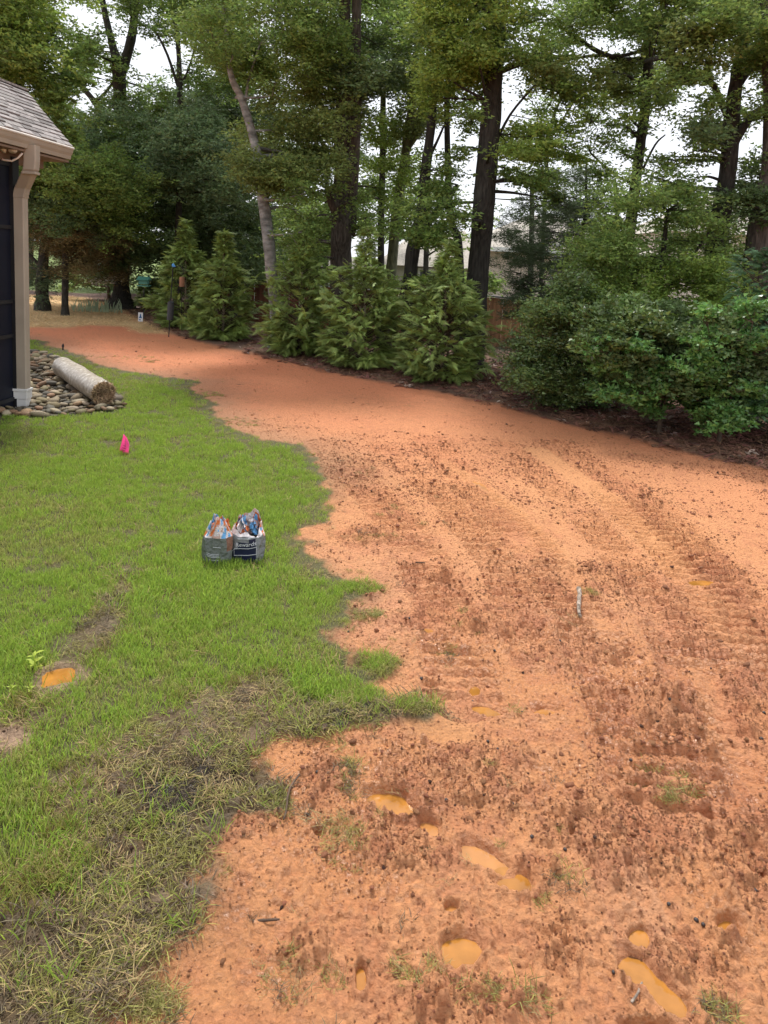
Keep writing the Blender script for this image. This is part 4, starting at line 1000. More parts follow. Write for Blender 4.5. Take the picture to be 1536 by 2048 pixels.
# ---- bird feeders and yard sign
M_teal = mat('green_feeder_paint', (0.10, 0.30, 0.24), .5, .1, 5)
M_signw = mat('sign_white', (0.75, 0.76, 0.78), .5, .03, 5)
M_signb = mat('sign_blue', (0.03, 0.12, 0.30), .5, .03, 5)
M_bluebit = mat('blue_plastic', (0.10, 0.35, 0.75), .4, .05, 5)
M_feedb = mat('feeder_wood', (0.28, 0.14, 0.08), .7, .15, 9)
M_baffle = mat('baffle_grey', (0.045, 0.05, 0.055), .5, .1, 5)
def feeders():
    g = G(287, 640); D = g.y; sc = D / F
    root = empty('bird_feeder', tuple(g)); tag(root, 'green roofed hopper bird feeder on a thin pole left of the arborvitaes', 'bird feeder')
    P = lambda px, py: U(px, py, D) - g
    b = MB(); b.tube([(0, 0, -.1), P(288, 575)], .012, 6); b.build('pole', M_black, root)
    c = P(288, 566); w, h, d = 20 * sc / 2, 14 * sc, .09
    b = MB(); b.box((c.x - w * .85, c.y - d * .8, c.z - h * .15), (c.x + w * .85, c.y + d * .8, c.z + h * .42)); b.build('hopper', M_teal, root)
    b = MB(); b.box((c.x - w * 1.1, c.y - d * 1.3, c.z - h * .45), (c.x + w * 1.1, c.y + d * 1.3, c.z - h * .32)); b.build('tray', M_teal, root)
    b = MB(); z0 = c.z + h * .42
    b.prism([(-d * 1.5, 0), (d * 1.5, 0), (0, h * .5)], (c.x - w * 1.15, c.y, z0), (c.x + w * 1.15, c.y, z0), (0, 1, 0), (0, 0, 1)); b.build('roof', M_teal, root)
    # pole with baffle
    g2 = G(337, 674); D = g2.y; sc = D / F; P = lambda px, py: U(px, py, D) - g2
    root = empty('feeder_pole', tuple(g2)); tag(root, 'tall feeder pole with dark cylindrical squirrel baffle before the first arborvitae', 'feeder pole')
    b = MB(); b.tube([(0, 0, -.1), P(341, 610), P(346, 536)], .011, 6); b.build('pole', M_black, root)
    t = P(342, 603); bt = P(340, 640); r = 6.3 * sc; b = MB(); b.tube([t, t - Vector((0, 0, .01)), bt], [r * .5, r, r], 18); b.build('baffle', M_baffle, root, smooth=False)
    b = MB(); p0 = P(346, 536); b.tube([p0, p0 + Vector((.12, 0, .05)), p0 + Vector((.20, 0, -.02)), p0 + Vector((.2, 0, -.1))], .008, 6); b.build('hook_arm', M_black, root)
    b = MB(); c = P(347, 532); b.add([c + Vector(q) * .6 for q in ((-.05, 0, .05), (.07, .01, -.02), (.03, .05, -.05), (-.04, -.04, -.02), (0, 0, .09))], [(0, 1, 4), (0, 2, 1), (0, 3, 2), (1, 2, 3), (1, 3, 4), (0, 4, 3)]); b.build('blue_tip', M_bluebit, root)
    g3 = G(363, 664); P = lambda px, py: U(px, py, D + .6) - g3
    root = empty('hanging_feeder', tuple(g3)); tag(root, 'small brown wooden tube feeder hanging in front of the arborvitae', 'bird feeder')
    b = MB(); c = P(364, 565); b.tube([c + Vector((0, 0, .11)), c + Vector((0, 0, .1)), c - Vector((0, 0, .08))], [.02, .05, .05], 10); b.build('tube', M_feedb, root)
    b = MB(); b.tube([c + Vector((0, 0, .35)), c + Vector((0, 0, .1))], .004, 5); b.build('hanger', M_black, root)
    b = MB(); b.tube([(0, 0, -.05), c - Vector((0, 0, .08))], .006, 5); b.build('pole', M_black, root)
    # sign
    g4 = G(281, 645); D = g4.y; sc = D / F; P = lambda px, py: U(px, py, D) - g4
    root = empty('yard_sign', tuple(g4)); tag(root, 'small white yard sign with a dark blue bell shaped emblem', 'sign')
    c = P(281, 634); w = 9.5 * sc / 2; h = 18 * sc / 2
    b = MB(); b.box((c.x - w, c.y, c.z - h), (c.x + w, c.y + .008, c.z + h)); b.build('panel', M_signw, root)
    b = MB(); y = c.y - .003
    b.add([(c.x - w * .65, y, c.z - h * .25), (c.x + w * .65, y, c.z - h * .25), (c.x + w * .35, y, c.z + h * .15), (c.x + w * .15, y, c.z + h * .7), (c.x - w * .15, y, c.z + h * .7), (c.x - w * .35, y, c.z + h * .15)], [(0, 1, 2, 3, 4, 5)])
    b.add([(c.x - w * .6, y, c.z - h * .75), (c.x + w * .1, y, c.z - h * .75), (c.x + w * .1, y, c.z - h * .5), (c.x - w * .6, y, c.z - h * .5)], [(0, 1, 2, 3)])
    b.build('emblem', M_signb, root)
    b = MB(); b.beam((c.x, c.y + .012, -.08), (c.x, c.y + .012, c.z), .012, .006, up=(0, 1, 0)); b.build('stake', M_wire, root)
feeders()

# ==================================================================
#  FAR HOUSE, FENCE, RAILING
# ==================================================================
M_fence = mat('fence_cedar', (0.33, 0.19, 0.10), .85, .15, 6, stretch=(6, 6, .6), objrand=.25)
M_fence2 = mat('fence_red', (0.20, 0.085, 0.05), .85, .15, 6, stretch=(6, 6, .6), objrand=.25)
M_fencecap = mat('fence_cap_grey', (0.12, 0.12, 0.125), .8, .1, 6)
def fence(pa, pb, Da, Db, zt, name_label, material, capw=None):
    A = U(pa, 600, Da); B = U(pb, 600, Db); A.z = B.z = 0
    L_ = (B - A).length; n = max(2, int(L_ / .145)); d = (B - A).normalized(); nr = Vector((-d.y, d.x, 0))
    c = A; root = empty('wooden_fence', (A.x, A.y, 0)); tag(root, name_label, 'fence')
    z0 = float(min(zbase(A.x, A.y), zbase(B.x, B.y))) - .1; rd = random.Random(int(pa))
    bb = MB(); w = .068; h = zt - z0
    bb.add([(-w, -.009, 0), (w, -.009, 0), (w, .009, 0), (-w, .009, 0), (-w, -.009, h), (w, -.009, h), (w, .009, h), (-w, .009, h)], [(0, 3, 2, 1), (4, 5, 6, 7), (0, 1, 5, 4), (1, 2, 6, 5), (2, 3, 7, 6), (3, 0, 4, 7)])
    me = mesh_np('board', np.array(bb.v), bb.f, material); ang = math.atan2(d.y, d.x)
    for i in range(n):
        p = d * (i + .5) * (L_ / n); o = obj('board', me, root, (p.x + nr.x * rd.uniform(-.003, .003), p.y, z0 - .02 + rd.uniform(-.008, .008)), (0, rd.uniform(-.008, .008), ang))
    for z in (z0 + .3, zt - .25):
        b = MB(); b.beam(nr * .035 + Vector((0, 0, z)), d * L_ + nr * .035 + Vector((0, 0, z)), .04, .08); b.build('rail', material, root)
    k = 0
    while k * 2.4 < L_:
        b = MB(); p = d * k * 2.4 + nr * .07; b.box((p.x - .045, p.y - .045, z0 - .1), (p.x + .045, p.y + .045, zt - .05)); b.build('post', material, root); k += 1
    if capw:
        b = MB(); b.beam(Vector((0, 0, zt + .02)), d * L_ + Vector((0, 0, zt + .02)), .14, .04); b.build('cap_rail', M_fencecap, root)
fence(440, 960, 21.0, 19.6, .78, 'long reddish brown board fence behind the arborvitaes and pale trunk', M_fence2, True)
fence(962, 1230, 19.5, 16.6, .78, 'warm cedar board fence seen through the gap right of the arborvitaes', M_fence, True)
fence(1232, 1720, 16.5, 10.6, .80, 'dark grey capped board fence behind the right hand shrubs', M_fencecap, True)

M_brick = mat('pale_brick', (0.68, 0.56, 0.50), .85, .10, 30, bump=.1, bscale=60)
M_siding = mat('beige_siding', (0.42, 0.40, 0.33), .75, .05, 6)
M_farroof = mat('far_roof', (0.42, 0.38, 0.33), .95, .12, 14)
M_white = mat('white_trim', (0.78, 0.78, 0.78), .5, .04, 5)
M_glass = mat('window_glass', (0.16, 0.17, 0.18), .08, .05, 3, spec=.7)
def far_house():
    D = 30.0
    P = lambda px, py, d=D: U(px, py, d)
    gz = -1.0; root = empty('brick_house', (P(1050, 600).x, D, gz)); tag(root, 'pale brick house with light roof glimpsed behind fence and tall trunks', 'house'); base = Vector(root.location)
    def L(v): return Vector(v) - base
    x0 = P(955, 560).x; x1 = P(1290, 560).x; ze = P(1000, 500).z + .1
    b = MB(); b.box(L((x0, D, gz)), L((x1, D + 9, ze))); b.build('brick_wall', M_brick, root)
    b = MB(); xa, xb = x0 - .5, x1 + .5; ya, yb = D - .5, D + 9.5; zr = P(1180, 452).z + .6; ym = D + 4.5
    b.add([L((xa, ya, ze)), L((xb, ya, ze)), L((xb, yb, ze)), L((xa, yb, ze)), L((xa + 3.2, ym, zr)), L((xb - 3.2, ym, zr))], [(0, 1, 5, 4), (1, 2, 5), (2, 3, 4, 5), (3, 0, 4), (3, 2, 1, 0)]); b.build('roof', M_farroof, root)
    b = MB(); b.beam(L((xa, ya - .03, ze - .08)), L((xb, ya - .03, ze - .08)), .06, .18); b.build('fascia', M_white, root)
    p = P(970, 540, D - .06); b = MB(); b.box(L((p.x - .05, D - .09, gz)), L((p.x + .05, D - .002, ze - .1))); b.build('downspout', M_white, root)
    def window(px, py, w, h, d=D):
        c = L(P(px, py, d)); wf = MB(); t = .09
        for a, bb in (((c.x - w / 2 - t, -.04, c.z - h / 2 - t), (c.x + w / 2 + t, 0, c.z - h / 2)), ((c.x - w / 2 - t, -.04, c.z + h / 2), (c.x + w / 2 + t, 0, c.z + h / 2 + t)),
                      ((c.x - w / 2 - t, -.04, c.z - h / 2), (c.x - w / 2, 0, c.z + h / 2)), ((c.x + w / 2, -.04, c.z - h / 2), (c.x + w / 2 + t, 0, c.z + h / 2)), ((c.x - w / 2, -.03, c.z - .02), (c.x + w / 2, -.005, c.z + .02))):
            wf.box((a[0], a[1] + c.y - .003, a[2]), (bb[0], bb[1] + c.y - .003, bb[2]))
        f = wf.build('window', M_white, root); q = MB(); q.box((c.x - w / 2, c.y - .02, c.z - h / 2), (c.x + w / 2, c.y - .004, c.z + h / 2)); q.build('pane', M_glass, f)
    window(1130, 530, 1.0, 1.5); window(1215, 530, 1.0, 1.5)
    # lower wing to the left
    Dw = 27.5; xw0 = P(770, 560, Dw).x; xw1 = P(950, 560, Dw).x; zw = P(850, 533, Dw).z
    b = MB(); b.box(L((xw0, Dw, gz)), L((xw1, Dw + 6, zw))); b.build('siding_wall', M_siding, root)
    b = MB(); b.add([L((xw0 - .4, Dw - .4, zw)), L((xw1 + .4, Dw - .4, zw)), L((xw1 + .4, Dw + 6, zw)), L((xw0 - .4, Dw + 6, zw)), L((xw0 + .9, Dw + 3, zw + 1.15)), L((xw1 - .2, Dw + 3, zw + 1.5))], [(0, 1, 5, 4), (1, 2, 5), (2, 3, 4, 5), (3, 0, 4), (3, 2, 1, 0)]); b.build('wing_roof', M_farroof, root)
    window(866, 568, 1.0, .95, Dw)
    # second house to the right
    D2 = 32; root2 = empty('brick_house', (P(1480, 620, D2).x, D2, -1)); tag(root2, 'pinkish brick house with white corner post at the far right behind the fence', 'house'); base2 = Vector(root2.location)
    b = MB(); xx0 = P(1335, 600, D2).x; xx1 = P(1640, 600, D2).x; zz = P(1480, 470, D2).z; b.box(Vector((xx0, D2, -1)) - base2, Vector((xx1, D2 + 7, zz)) - base2); b.build('brick_wall', M_brick, root2)
    b = MB(); v = [Vector(q) - base2 for q in ((xx0 - .4, D2 - .4, zz), (xx1 + .4, D2 - .4, zz), (xx1 + .4, D2 + 7.4, zz), (xx0 - .4, D2 + 7.4, zz), (xx0 + 3, D2 + 3.5, zz + 2.1), (xx1 - 3, D2 + 3.5, zz + 2.1))]
    b.add(v, [(0, 1, 5, 4), (1, 2, 5), (2, 3, 4, 5), (3, 0, 4), (3, 2, 1, 0)]); b.build('roof', M_farroof, root2)
    b = MB(); c = P(1436, 620, D2) - base2; b.box((c.x - .12, -.2, 0), (c.x + .12, -.003, zz - base2.z - .1)); b.build('corner_post', M_white, root2)
    # pale low house glimpsed to the left behind the fence
    D3 = 27; root3 = empty('garage', (P(560, 600, D3).x, D3, -.8)); tag(root3, 'low white walled building glimpsed over the fence left of the big trunk', 'building'); b3 = Vector(root3.location)
    xx0 = P(470, 560, D3).x; xx1 = P(740, 560, D3).x; zz = P(560, 532, D3).z
    b = MB(); b.box(Vector((xx0, D3, -.8)) - b3, Vector((xx1, D3 + 5, zz)) - b3); b.build('wall', M_white, root3)
    v = [Vector(q) - b3 for q in ((xx0 - .3, D3 - .3, zz), (xx1 + .3, D3 - .3, zz), (xx1 + .3, D3 + 5.3, zz), (xx0 - .3, D3 + 5.3, zz), (xx0 + 2, D3 + 2.5, zz + .8), (xx1 - 2, D3 + 2.5, zz + .8))]
    b = MB(); b.add(v, [(0, 1, 5, 4), (1, 2, 5), (2, 3, 4, 5), (3, 0, 4), (3, 2, 1, 0)]); b.build('roof', M_farroof, root3)
far_house()

def railing():
    D = 19.0; A = U(1440, 615, D); B = U(1640, 655, D + 0); z1 = U(1490, 628, D).z; z0 = U(1490, 690, D).z
    root = empty('white_railing', (A.x, D, z0)); tag(root, 'white baluster deck railing at the far right behind the conifer', 'railing')
    W = B.x - A.x
    b = MB(); b.beam((0, 0, z1 - z0), (W, 0, z1 - z0), .08, .06); b.build('top_rail', M_white, root)
    b = MB(); b.beam((0, 0, .08), (W, 0, .08), .06, .05); b.build('bottom_rail', M_white, root)
    b = MB(); b.box((-.02, -.02, .08), (.02, .02, z1 - z0 - .03)); me = mesh_np('baluster', np.array(b.v), b.f, M_white)
    for i in range(int(W / .12)): obj('baluster', me, root, ((i + .5) * .12, 0, 0))
    for x in (0, W): b = MB(); b.box((x - .06, -.06, -1.6), (x + .06, .06, z1 - z0 + .12)); b.build('post', M_white, root)
    b = MB(); b.box((-.1, 0.1, -.12), (W + .1, 2.5, -.02)); b.build('deck', M_fencecap, root)
railing()

# ==================================================================
#  TREES
# ==================================================================
def leaf_mesh(name, C, Dv, size, aspect, material, rg, droop=.25, sizevar=.3, stemN=None):
    """C centres (leaf bases), Dv unit directions"""
    n = len(C); L_ = size * (1 + sizevar * rg.uniform(-1, 1, n))[:, None]
    d = Dv.copy(); d[:, 2] -= droop * rg.random(n); d /= np.linalg.norm(d, axis=1)[:, None] + 1e-9
    r = rg.normal(0, 1, (n, 3)); r[:, 2] *= .6; s = np.cross(d, r); s /= np.linalg.norm(s, axis=1)[:, None] + 1e-9
    nn = np.cross(s, d)
    w = L_ * aspect / 2
    w = w * 1.15; V = np.stack([C + d * L_ * .1 + s * w, C + d * L_, C + d * L_ * .1 - s * w], 1).reshape(-1, 3)
    Q = np.arange(3 * n).reshape(n, 3)
    return V, Q

def spray_points(rg, centers, per, length, upbias=.1, flat=.6):
    """twig sprays: returns leaf bases and directions around short twigs; centers (m,3)"""
    m = len(centers); a = rg.normal(0, 1, (m, 3)); a[:, 2] = a[:, 2] * .35 * flat + upbias; a /= np.linalg.norm(a, axis=1)[:, None]
    t = np.linspace(0, 1, per); C = centers[:, None, :] + a[:, None, :] * (t[None, :, None] - .3) * length
    C = C + rg.normal(0, length * .07, C.shape)
    side = np.cross(a, np.array([0, 0, 1.0])); side /= np.linalg.norm(side, axis=1)[:, None] + 1e-9
    sg = np.where(np.arange(per) % 2, 1, -1)[None, :, None]
    D = a[:, None, :] * .8 + side[:, None, :] * sg * .8 + rg.normal(0, .45, (m, per, 3)) * np.array([1, 1, .8])
    D /= np.linalg.norm(D, axis=2)[:, :, None]
    return C.reshape(-1, 3), D.reshape(-1, 3)

def resample(pts, rad, k=3):
    """Catmull-Rom through control points"""
    P = [pts[0]] + list(pts) + [pts[-1]]; out = []; ro = []
    for i in range(1, len(P) - 2):
        for j in range(k):
            t = j / k; p0, p1, p2, p3 = P[i - 1], P[i], P[i + 1], P[i + 2]
            out.append(.5 * ((2 * p1) + (p2 - p0) * t + (2 * p0 - 5 * p1 + 4 * p2 - p3) * t * t + (3 * p1 - p0 - 3 * p2 + p3) * t ** 3)); ro.append(rad[i - 1] * (1 - t) + rad[min(i, len(rad) - 1)] * t)
    out.append(pts[-1]); ro.append(rad[-1]); return out, ro

NT = [0]
def tree(label, D, stems, regions, bark, leafm, name='tree', cat='tree', leaf=.10, aspect=.42, per=9, slen=.34, group='tall trees along the yard edge', limbs=True, flat=.6, seed=None, dvar=1.6, droop=.25, base_y=None, crown_name='crown', up=.1, sizescale=1):
    """stems: [[(px,py,width px)...]...]; regions: (x0,y0,x1,y1,blobs,radius px,leaves per blob[,material])"""
    NT[0] += 1; seed = seed or NT[0] * 13; rg = np.random.default_rng(seed); rd = random.Random(seed); s = D / F
    bx, by, bw = stems[0][0]
    p0 = U(bx, by, D); gz = float(zbase(p0.x, D)); root_loc = Vector((p0.x, D, gz - .05))
    root = empty(name, tuple(root_loc)); tag(root, label, cat, group)
    mains = []
    for si, st in enumerate(stems):
        pts = []; rs = []; oy = 0
        for i, (px, py, w) in enumerate(st):
            p = U(px, py, D + (0 if i == 0 else rd.uniform(-.12, .12) * (1 if si == 0 else i * .8))); pts.append(p - root_loc); rs.append(w * s / 2)
        if si == 0 and pts[0].z > .02:
            pts.insert(0, Vector((pts[0].x, pts[0].y, 0.25))); rs.insert(0, rs[0] * 1.08)
            pts.insert(0, Vector((pts[0].x, pts[0].y, -.1))); rs.insert(0, rs[0] * 1.45)
        pp, rr = resample(pts, rs, 4); mains.append((pp, rr))
        b = MB(); b.tube(pp, [r * rd.uniform(.95, 1.05) for r in rr], 12 if bw > 18 else 8, jit=.035, rnd=rd)
        b.build('trunk' if si == 0 else 'limb', bark, root, smooth=True)
    allp = [(p, r) for pp, rr in mains for p, r in zip(pp, rr)]
    LV = {}; tw = MB(); nb = 0
    for reg in regions:
        x0, y0, x1, y1, nbl, rp, nl = reg[:7]; lm = reg[7] if len(reg) > 7 else leafm
        for _ in range(nbl):
            dd = D + rd.uniform(-dvar, dvar); px = rd.uniform(x0, x1); py = rd.uniform(y0, y1); c = U(px, py, dd) - root_loc; rr = rp * s * rd.uniform(.7, 1.25)
            # sub clumps in the blob, flattened
            m = max(4, int(nl * 2.05 / per)); k = max(4, m // 13)
            sub = rg.normal(0, 1, (k, 3)); sub /= np.linalg.norm(sub, axis=1)[:, None]; sub *= (rg.random((k, 1)) ** .6) * rr * 1.65; sub[:, 2] *= .72
            ci = rg.integers(0, k, m); cc = sub[ci] + rg.normal(0, rr * .26, (m, 3)) * np.array([1, 1, .55]); cc += np.array(c)
            C, Dv = spray_points(rg, cc, per, slen, up, flat)
            LV.setdefault(lm.name, [lm, [], []]); LV[lm.name][1].append(C); LV[lm.name][2].append(Dv)
            if limbs:
                cand = [(p, r) for p, r in allp if p.z < c.z + .3 and r > .012] or allp
                p, r = min(cand, key=lambda q: (q[0] - c).length + .25 * abs(q[0].z - c.z))
                if (c - p).length < 4.5:
                    mid = p.lerp(c, .5) + Vector((rd.uniform(-.15, .15), rd.uniform(-.15, .15), .08 * (c - p).length * rd.uniform(-.5, 1.2)))
                    r0 = min(r * .45, .018 + .012 * (c - p).length); pp, rr2 = resample([p, mid, c], [r0, r0 * .6, .006], 4)
                    tw.tube(pp, rr2, 5)
                    for q in sub[:3]:
                        e = c + Vector(q); m1 = pp[-3].lerp(e, .5) + Vector((rd.uniform(-.05, .05), 0, rd.uniform(-.05, .05))); tw.tube([pp[-3], m1, e], [.007, .005, .003], 3, cap=False)
    if tw.v: tw.build('branches', bark, root, smooth=True)['kind'] = 'stuff'
    for nm, (lm, Cs, Ds) in LV.items():
        C = np.concatenate(Cs); Dv = np.concatenate(Ds); V, Q = leaf_mesh(crown_name, C, Dv, leaf * .74, aspect, lm, rg, droop)
        NT.append(len(Q)); obj(crown_name, mesh_np(crown_name, V, Q, lm, fattr={'rnd': rg.random(len(Q))}), root)
    return root

# --- left group
tree('leafy oak rising behind the porch roof at the far left', 15, [[(15, 600, 30), (20, 300, 26), (28, 100, 20), (40, -100, 14)], [(24, 200, 12), (70, 120, 9), (110, 60, 6)]],
     [(-80, -150, 130, 90, 18, 60, 700, M_leaf_light), (-60, 60, 120, 210, 14, 45, 650, M_leaf_mid), (95, 90, 165, 330, 9, 30, 300, M_leaf_mid)], M_bark_dark, M_leaf_mid, leaf=.12)
tree('tall straight oak with a flared base beside the irises', 19, [[(243, 603, 44), (243, 570, 32), (242, 480, 29), (240, 350, 26), (240, 240, 25), (238, 145, 24), (225, 90, 14), (205, 0, 11), (195, -120, 8)],
      [(238, 160, 20), (262, 80, 17), (272, 0, 13), (285, -120, 9)], [(215, 250, 12), (190, 205, 11), (152, 158, 9), (140, 130, 6)], [(190, 205, 6), (215, 180, 5), (235, 150, 3)]],
     [(120, -130, 330, 40, 17, 45, 620, M_leaf_mid), (120, 60, 240, 150, 8, 34, 330), (160, 150, 240, 230, 5, 28, 200), (250, 180, 330, 300, 9, 38, 450, M_leaf_mid), (130, 250, 330, 430, 26, 42, 800, M_leaf_grey), (150, 430, 330, 520, 10, 30, 420, M_leaf_dark)],
     M_bark_dark, M_leaf_mid, leaf=.12)
tree('slender dark tree with drooping foliage right of the tall oak', 17.5, [[(352, 600, 14), (358, 400, 12), (360, 200, 11), (356, 90, 9), (345, 0, 7), (340, -120, 5)], [(358, 180, 6), (335, 110, 5), (310, 60, 3)], [(358, 180, 6), (380, 130, 4), (395, 70, 3)]],
     [(330, 180, 470, 430, 26, 44, 750, M_leaf_grey), (330, -120, 470, 60, 13, 45, 520, M_leaf_mid), (400, 20, 480, 190, 8, 40, 500, M_leaf_mid)], M_bark_dark, M_leaf_grey, leaf=.11)
tree('dark evergreen with bare lower stem behind the first arborvitaes', 20, [[(470, 600, 22), (470, 400, 20), (468, 200, 14), (466, 50, 8)], [(440, 600, 14), (441, 420, 12), (445, 250, 8)]],
     [(380, 330, 560, 560, 26, 44, 560, M_leaf_dark), (330, 420, 440, 560, 12, 40, 500, M_leaf_dark), (420, 150, 560, 330, 14, 45, 600, M_leaf_dark)], M_bark_dark, M_leaf_dark, leaf=.15, aspect=.35)
tree('pale barked leaning tree rising between the third and fourth arborvitaes', 12.6, [[(551, 610, 22), (545, 560, 25), (538, 490, 23), (527, 400, 23), (518, 330, 20), (503, 262, 17), (482, 195, 14), (462, 150, 12), (452, 60, 9), (440, -80, 7)], [(488, 215, 6), (500, 150, 5), (520, 90, 3)], [(470, 195, 5), (520, 195, 4), (545, 190, 3)]],
     [(400, 20, 620, 150, 16, 42, 620, M_leaf_mid), (480, 240, 640, 350, 14, 36, 620, M_leaf_olive), (490, 340, 590, 400, 7, 26, 420, M_leaf_olive), (560, 380, 640, 470, 5, 26, 260), (400, -140, 640, 10, 12, 50, 520)],
     M_bark_pale, M_leaf_mid, leaf=.085, dvar=1.2)
tree('massive brown double trunk with a broken limb scar behind the fourth arborvitae', 13.2, [[(684, 600, 48), (682, 520, 42), (683, 460, 40), (684, 400, 36), (688, 320, 34), (690, 240, 36), (692, 150, 26), (690, 60, 22), (692, -120, 20)],
      [(700, 470, 22), (704, 400, 22), (708, 300, 22), (712, 200, 24), (712, 80, 20), (716, -120, 16)], [(682, 442, 22), (668, 410, 22), (660, 385, 18), (664, 372, 8)],
      [(688, 100, 16), (650, 72, 15), (600, 40, 13), (560, -20, 11)], [(690, 60, 8), (640, 45, 6), (610, 60, 4)], [(668, 330, 9), (672, 290, 9), (676, 220, 8), (670, 150, 5)]],
     [(560, -140, 760, 40, 15, 52, 560, M_leaf_mid), (540, 40, 700, 160, 10, 40, 620, M_leaf_mid), (560, 130, 680, 250, 9, 38, 600, M_leaf_olive), (600, 220, 680, 330, 6, 30, 330, M_leaf_olive), (680, 80, 780, 220, 12, 38, 560, M_leaf_dark), (700, 330, 760, 460, 5, 28, 180), (590, 400, 660, 560, 7, 28, 260)],
     M_bark_brown, M_leaf_mid, leaf=.09, dvar=1.3)
tree('thin dark straight trunk just right of the double trunk', 16, [[(762, 610, 13), (762, 470, 13), (765, 330, 12), (766, 230, 11), (768, 60, 9), (770, -100, 7)], [(766, 300, 5), (785, 265, 4), (800, 250, 2)]],
     [(730, 220, 800, 340, 8, 32, 300, M_leaf_light), (730, -110, 840, 140, 14, 46, 560, M_leaf_mid), (720, 380, 800, 470, 5, 26, 220, M_leaf_mid)], M_bark_dark, M_leaf_mid, leaf=.10)
tree('mossy green trunk leaning right behind the thin dark one', 15, [[(778, 600, 22), (790, 460, 21), (800, 380, 20), (812, 300, 18), (826, 200, 17), (838, 90, 15), (844, -100, 12)], [(815, 300, 9), (850, 250, 7), (880, 215, 4)]],
     [(780, 130, 860, 260, 12, 34, 420, M_leaf_olive), (760, 330, 830, 440, 6, 26, 220, M_leaf_light), (780, -110, 900, 60, 11, 48, 420)], M_bark_green, M_leaf_mid, leaf=.095)
tree('dark forked tree behind the gap between the last two arborvitaes', 12.2, [[(818, 632, 30), (820, 560, 27), (826, 500, 27), (836, 460, 28), (842, 420, 22), (850, 350, 21), (860, 270, 18), (868, 190, 15), (880, 60, 12), (890, -100, 9)], [(838, 462, 20), (865, 435, 16), (884, 408, 15), (898, 395, 12), (915, 370, 8)], [(852, 330, 7), (880, 270, 5), (888, 250, 3)]],
     [(800, 400, 880, 500, 6, 26, 230), (840, 300, 900, 400, 6, 26, 200), (800, 30, 880, 120, 6, 38, 260), (850, 440, 900, 520, 4, 22, 180)], M_bark_dark, M_leaf_mid, leaf=.09)
tree('thin crooked dark tree close left of the thick leaning trunk', 13.5, [[(922, 612, 16), (920, 560, 17), (916, 480, 16), (905, 450, 14), (899, 400, 13), (895, 300, 12), (894, 200, 11), (898, 130, 11), (903, 90, 12), (880, 50, 11), (850, 20, 10), (820, -30, 8)], [(903, 92, 9), (925, 60, 7), (950, 40, 5)]],
     [(830, -60, 960, 40, 10, 36, 420, M_leaf_light), (860, 560, 920, 620, 2, 18, 120)], M_bark_dark, M_leaf_mid, leaf=.085)
tree('thick dark leaning trunk behind the largest arborvitae', 11.3, [[(950, 640, 44), (955, 560, 44), (962, 480, 42), (968, 400, 42), (974, 330, 40), (982, 240, 38), (988, 150, 34), (996, 40, 30), (1005, -120, 24)], [(958, 470, 22), (960, 380, 22), (966, 300, 20), (972, 200, 16)], [(985, 150, 12), (1040, 128, 10), (1100, 116, 8), (1150, 112, 6)], [(985, 300, 6), (1020, 230, 5), (1070, 170, 4)]],
     [(850, -40, 1020, 60, 14, 34, 620, M_leaf_light), (850, 100, 960, 210, 14, 32, 600, M_leaf_light), (1000, 60, 1090, 130, 6, 30, 380, M_leaf_mid), (990, 250, 1150, 310, 9, 26, 420, M_leaf_light), (1000, 340, 1110, 400, 5, 22, 280, M_leaf_mid), (1080, 130, 1180, 210, 6, 30, 300, M_leaf_mid), (860, -170, 1100, -60, 8, 60, 600), (900, 210, 970, 300, 4, 28, 160), (880, 400, 930, 470, 4, 20, 140)],
     M_bark_dark, M_leaf_mid, leaf=.085, dvar=1.1)
tree('two thin distant stems crossing the open sky', 22, [[(1080, 600, 9), (1090, 400, 8), (1100, 260, 6), (1130, 180, 4)], [(1092, 330, 5), (1080, 250, 4), (1110, 190, 2)], [(1100, 280, 4), (1150, 200, 3)]],
     [(1060, 170, 1200, 260, 6, 30, 120), (980, 320, 1200, 450, 12, 34, 190, M_leaf_dark)], M_bark_dark, M_leaf_mid, leaf=.12)
# --- right group
tree('slim upright dark tree with a bare curve of branches at its left', 11.5, [[(1240, 640, 24), (1252, 520, 23), (1262, 440, 22), (1272, 360, 20), (1282, 280, 19), (1292, 200, 19), (1297, 110, 19), (1292, 40, 16), (1285, 0, 13), (1280, -120, 10)],
      [(1290, 118, 12), (1250, 120, 10), (1200, 105, 9), (1160, 80, 7), (1130, 60, 5)], [(1288, 100, 7), (1240, 112, 7), (1180, 112, 6), (1100, 125, 4)], [(1276, 370, 7), (1230, 350, 5), (1180, 305, 4)], [(1285, 340, 5), (1310, 290, 4), (1330, 270, 3)], [(1290, 230, 4), (1306, 170, 3)]],
     [(1060, -60, 1290, 70, 15, 36, 430, M_leaf_mid), (1080, 120, 1270, 200, 11, 32, 400, M_leaf_olive), (1180, 210, 1280, 260, 4, 24, 130, M_leaf_light), (1290, 130, 1350, 220, 5, 26, 190), (1150, 250, 1290, 420, 9, 26, 110), (1060, -170, 1330, -80, 8, 60, 480)],
     M_bark_dark, M_leaf_mid, leaf=.085, dvar=1.2)
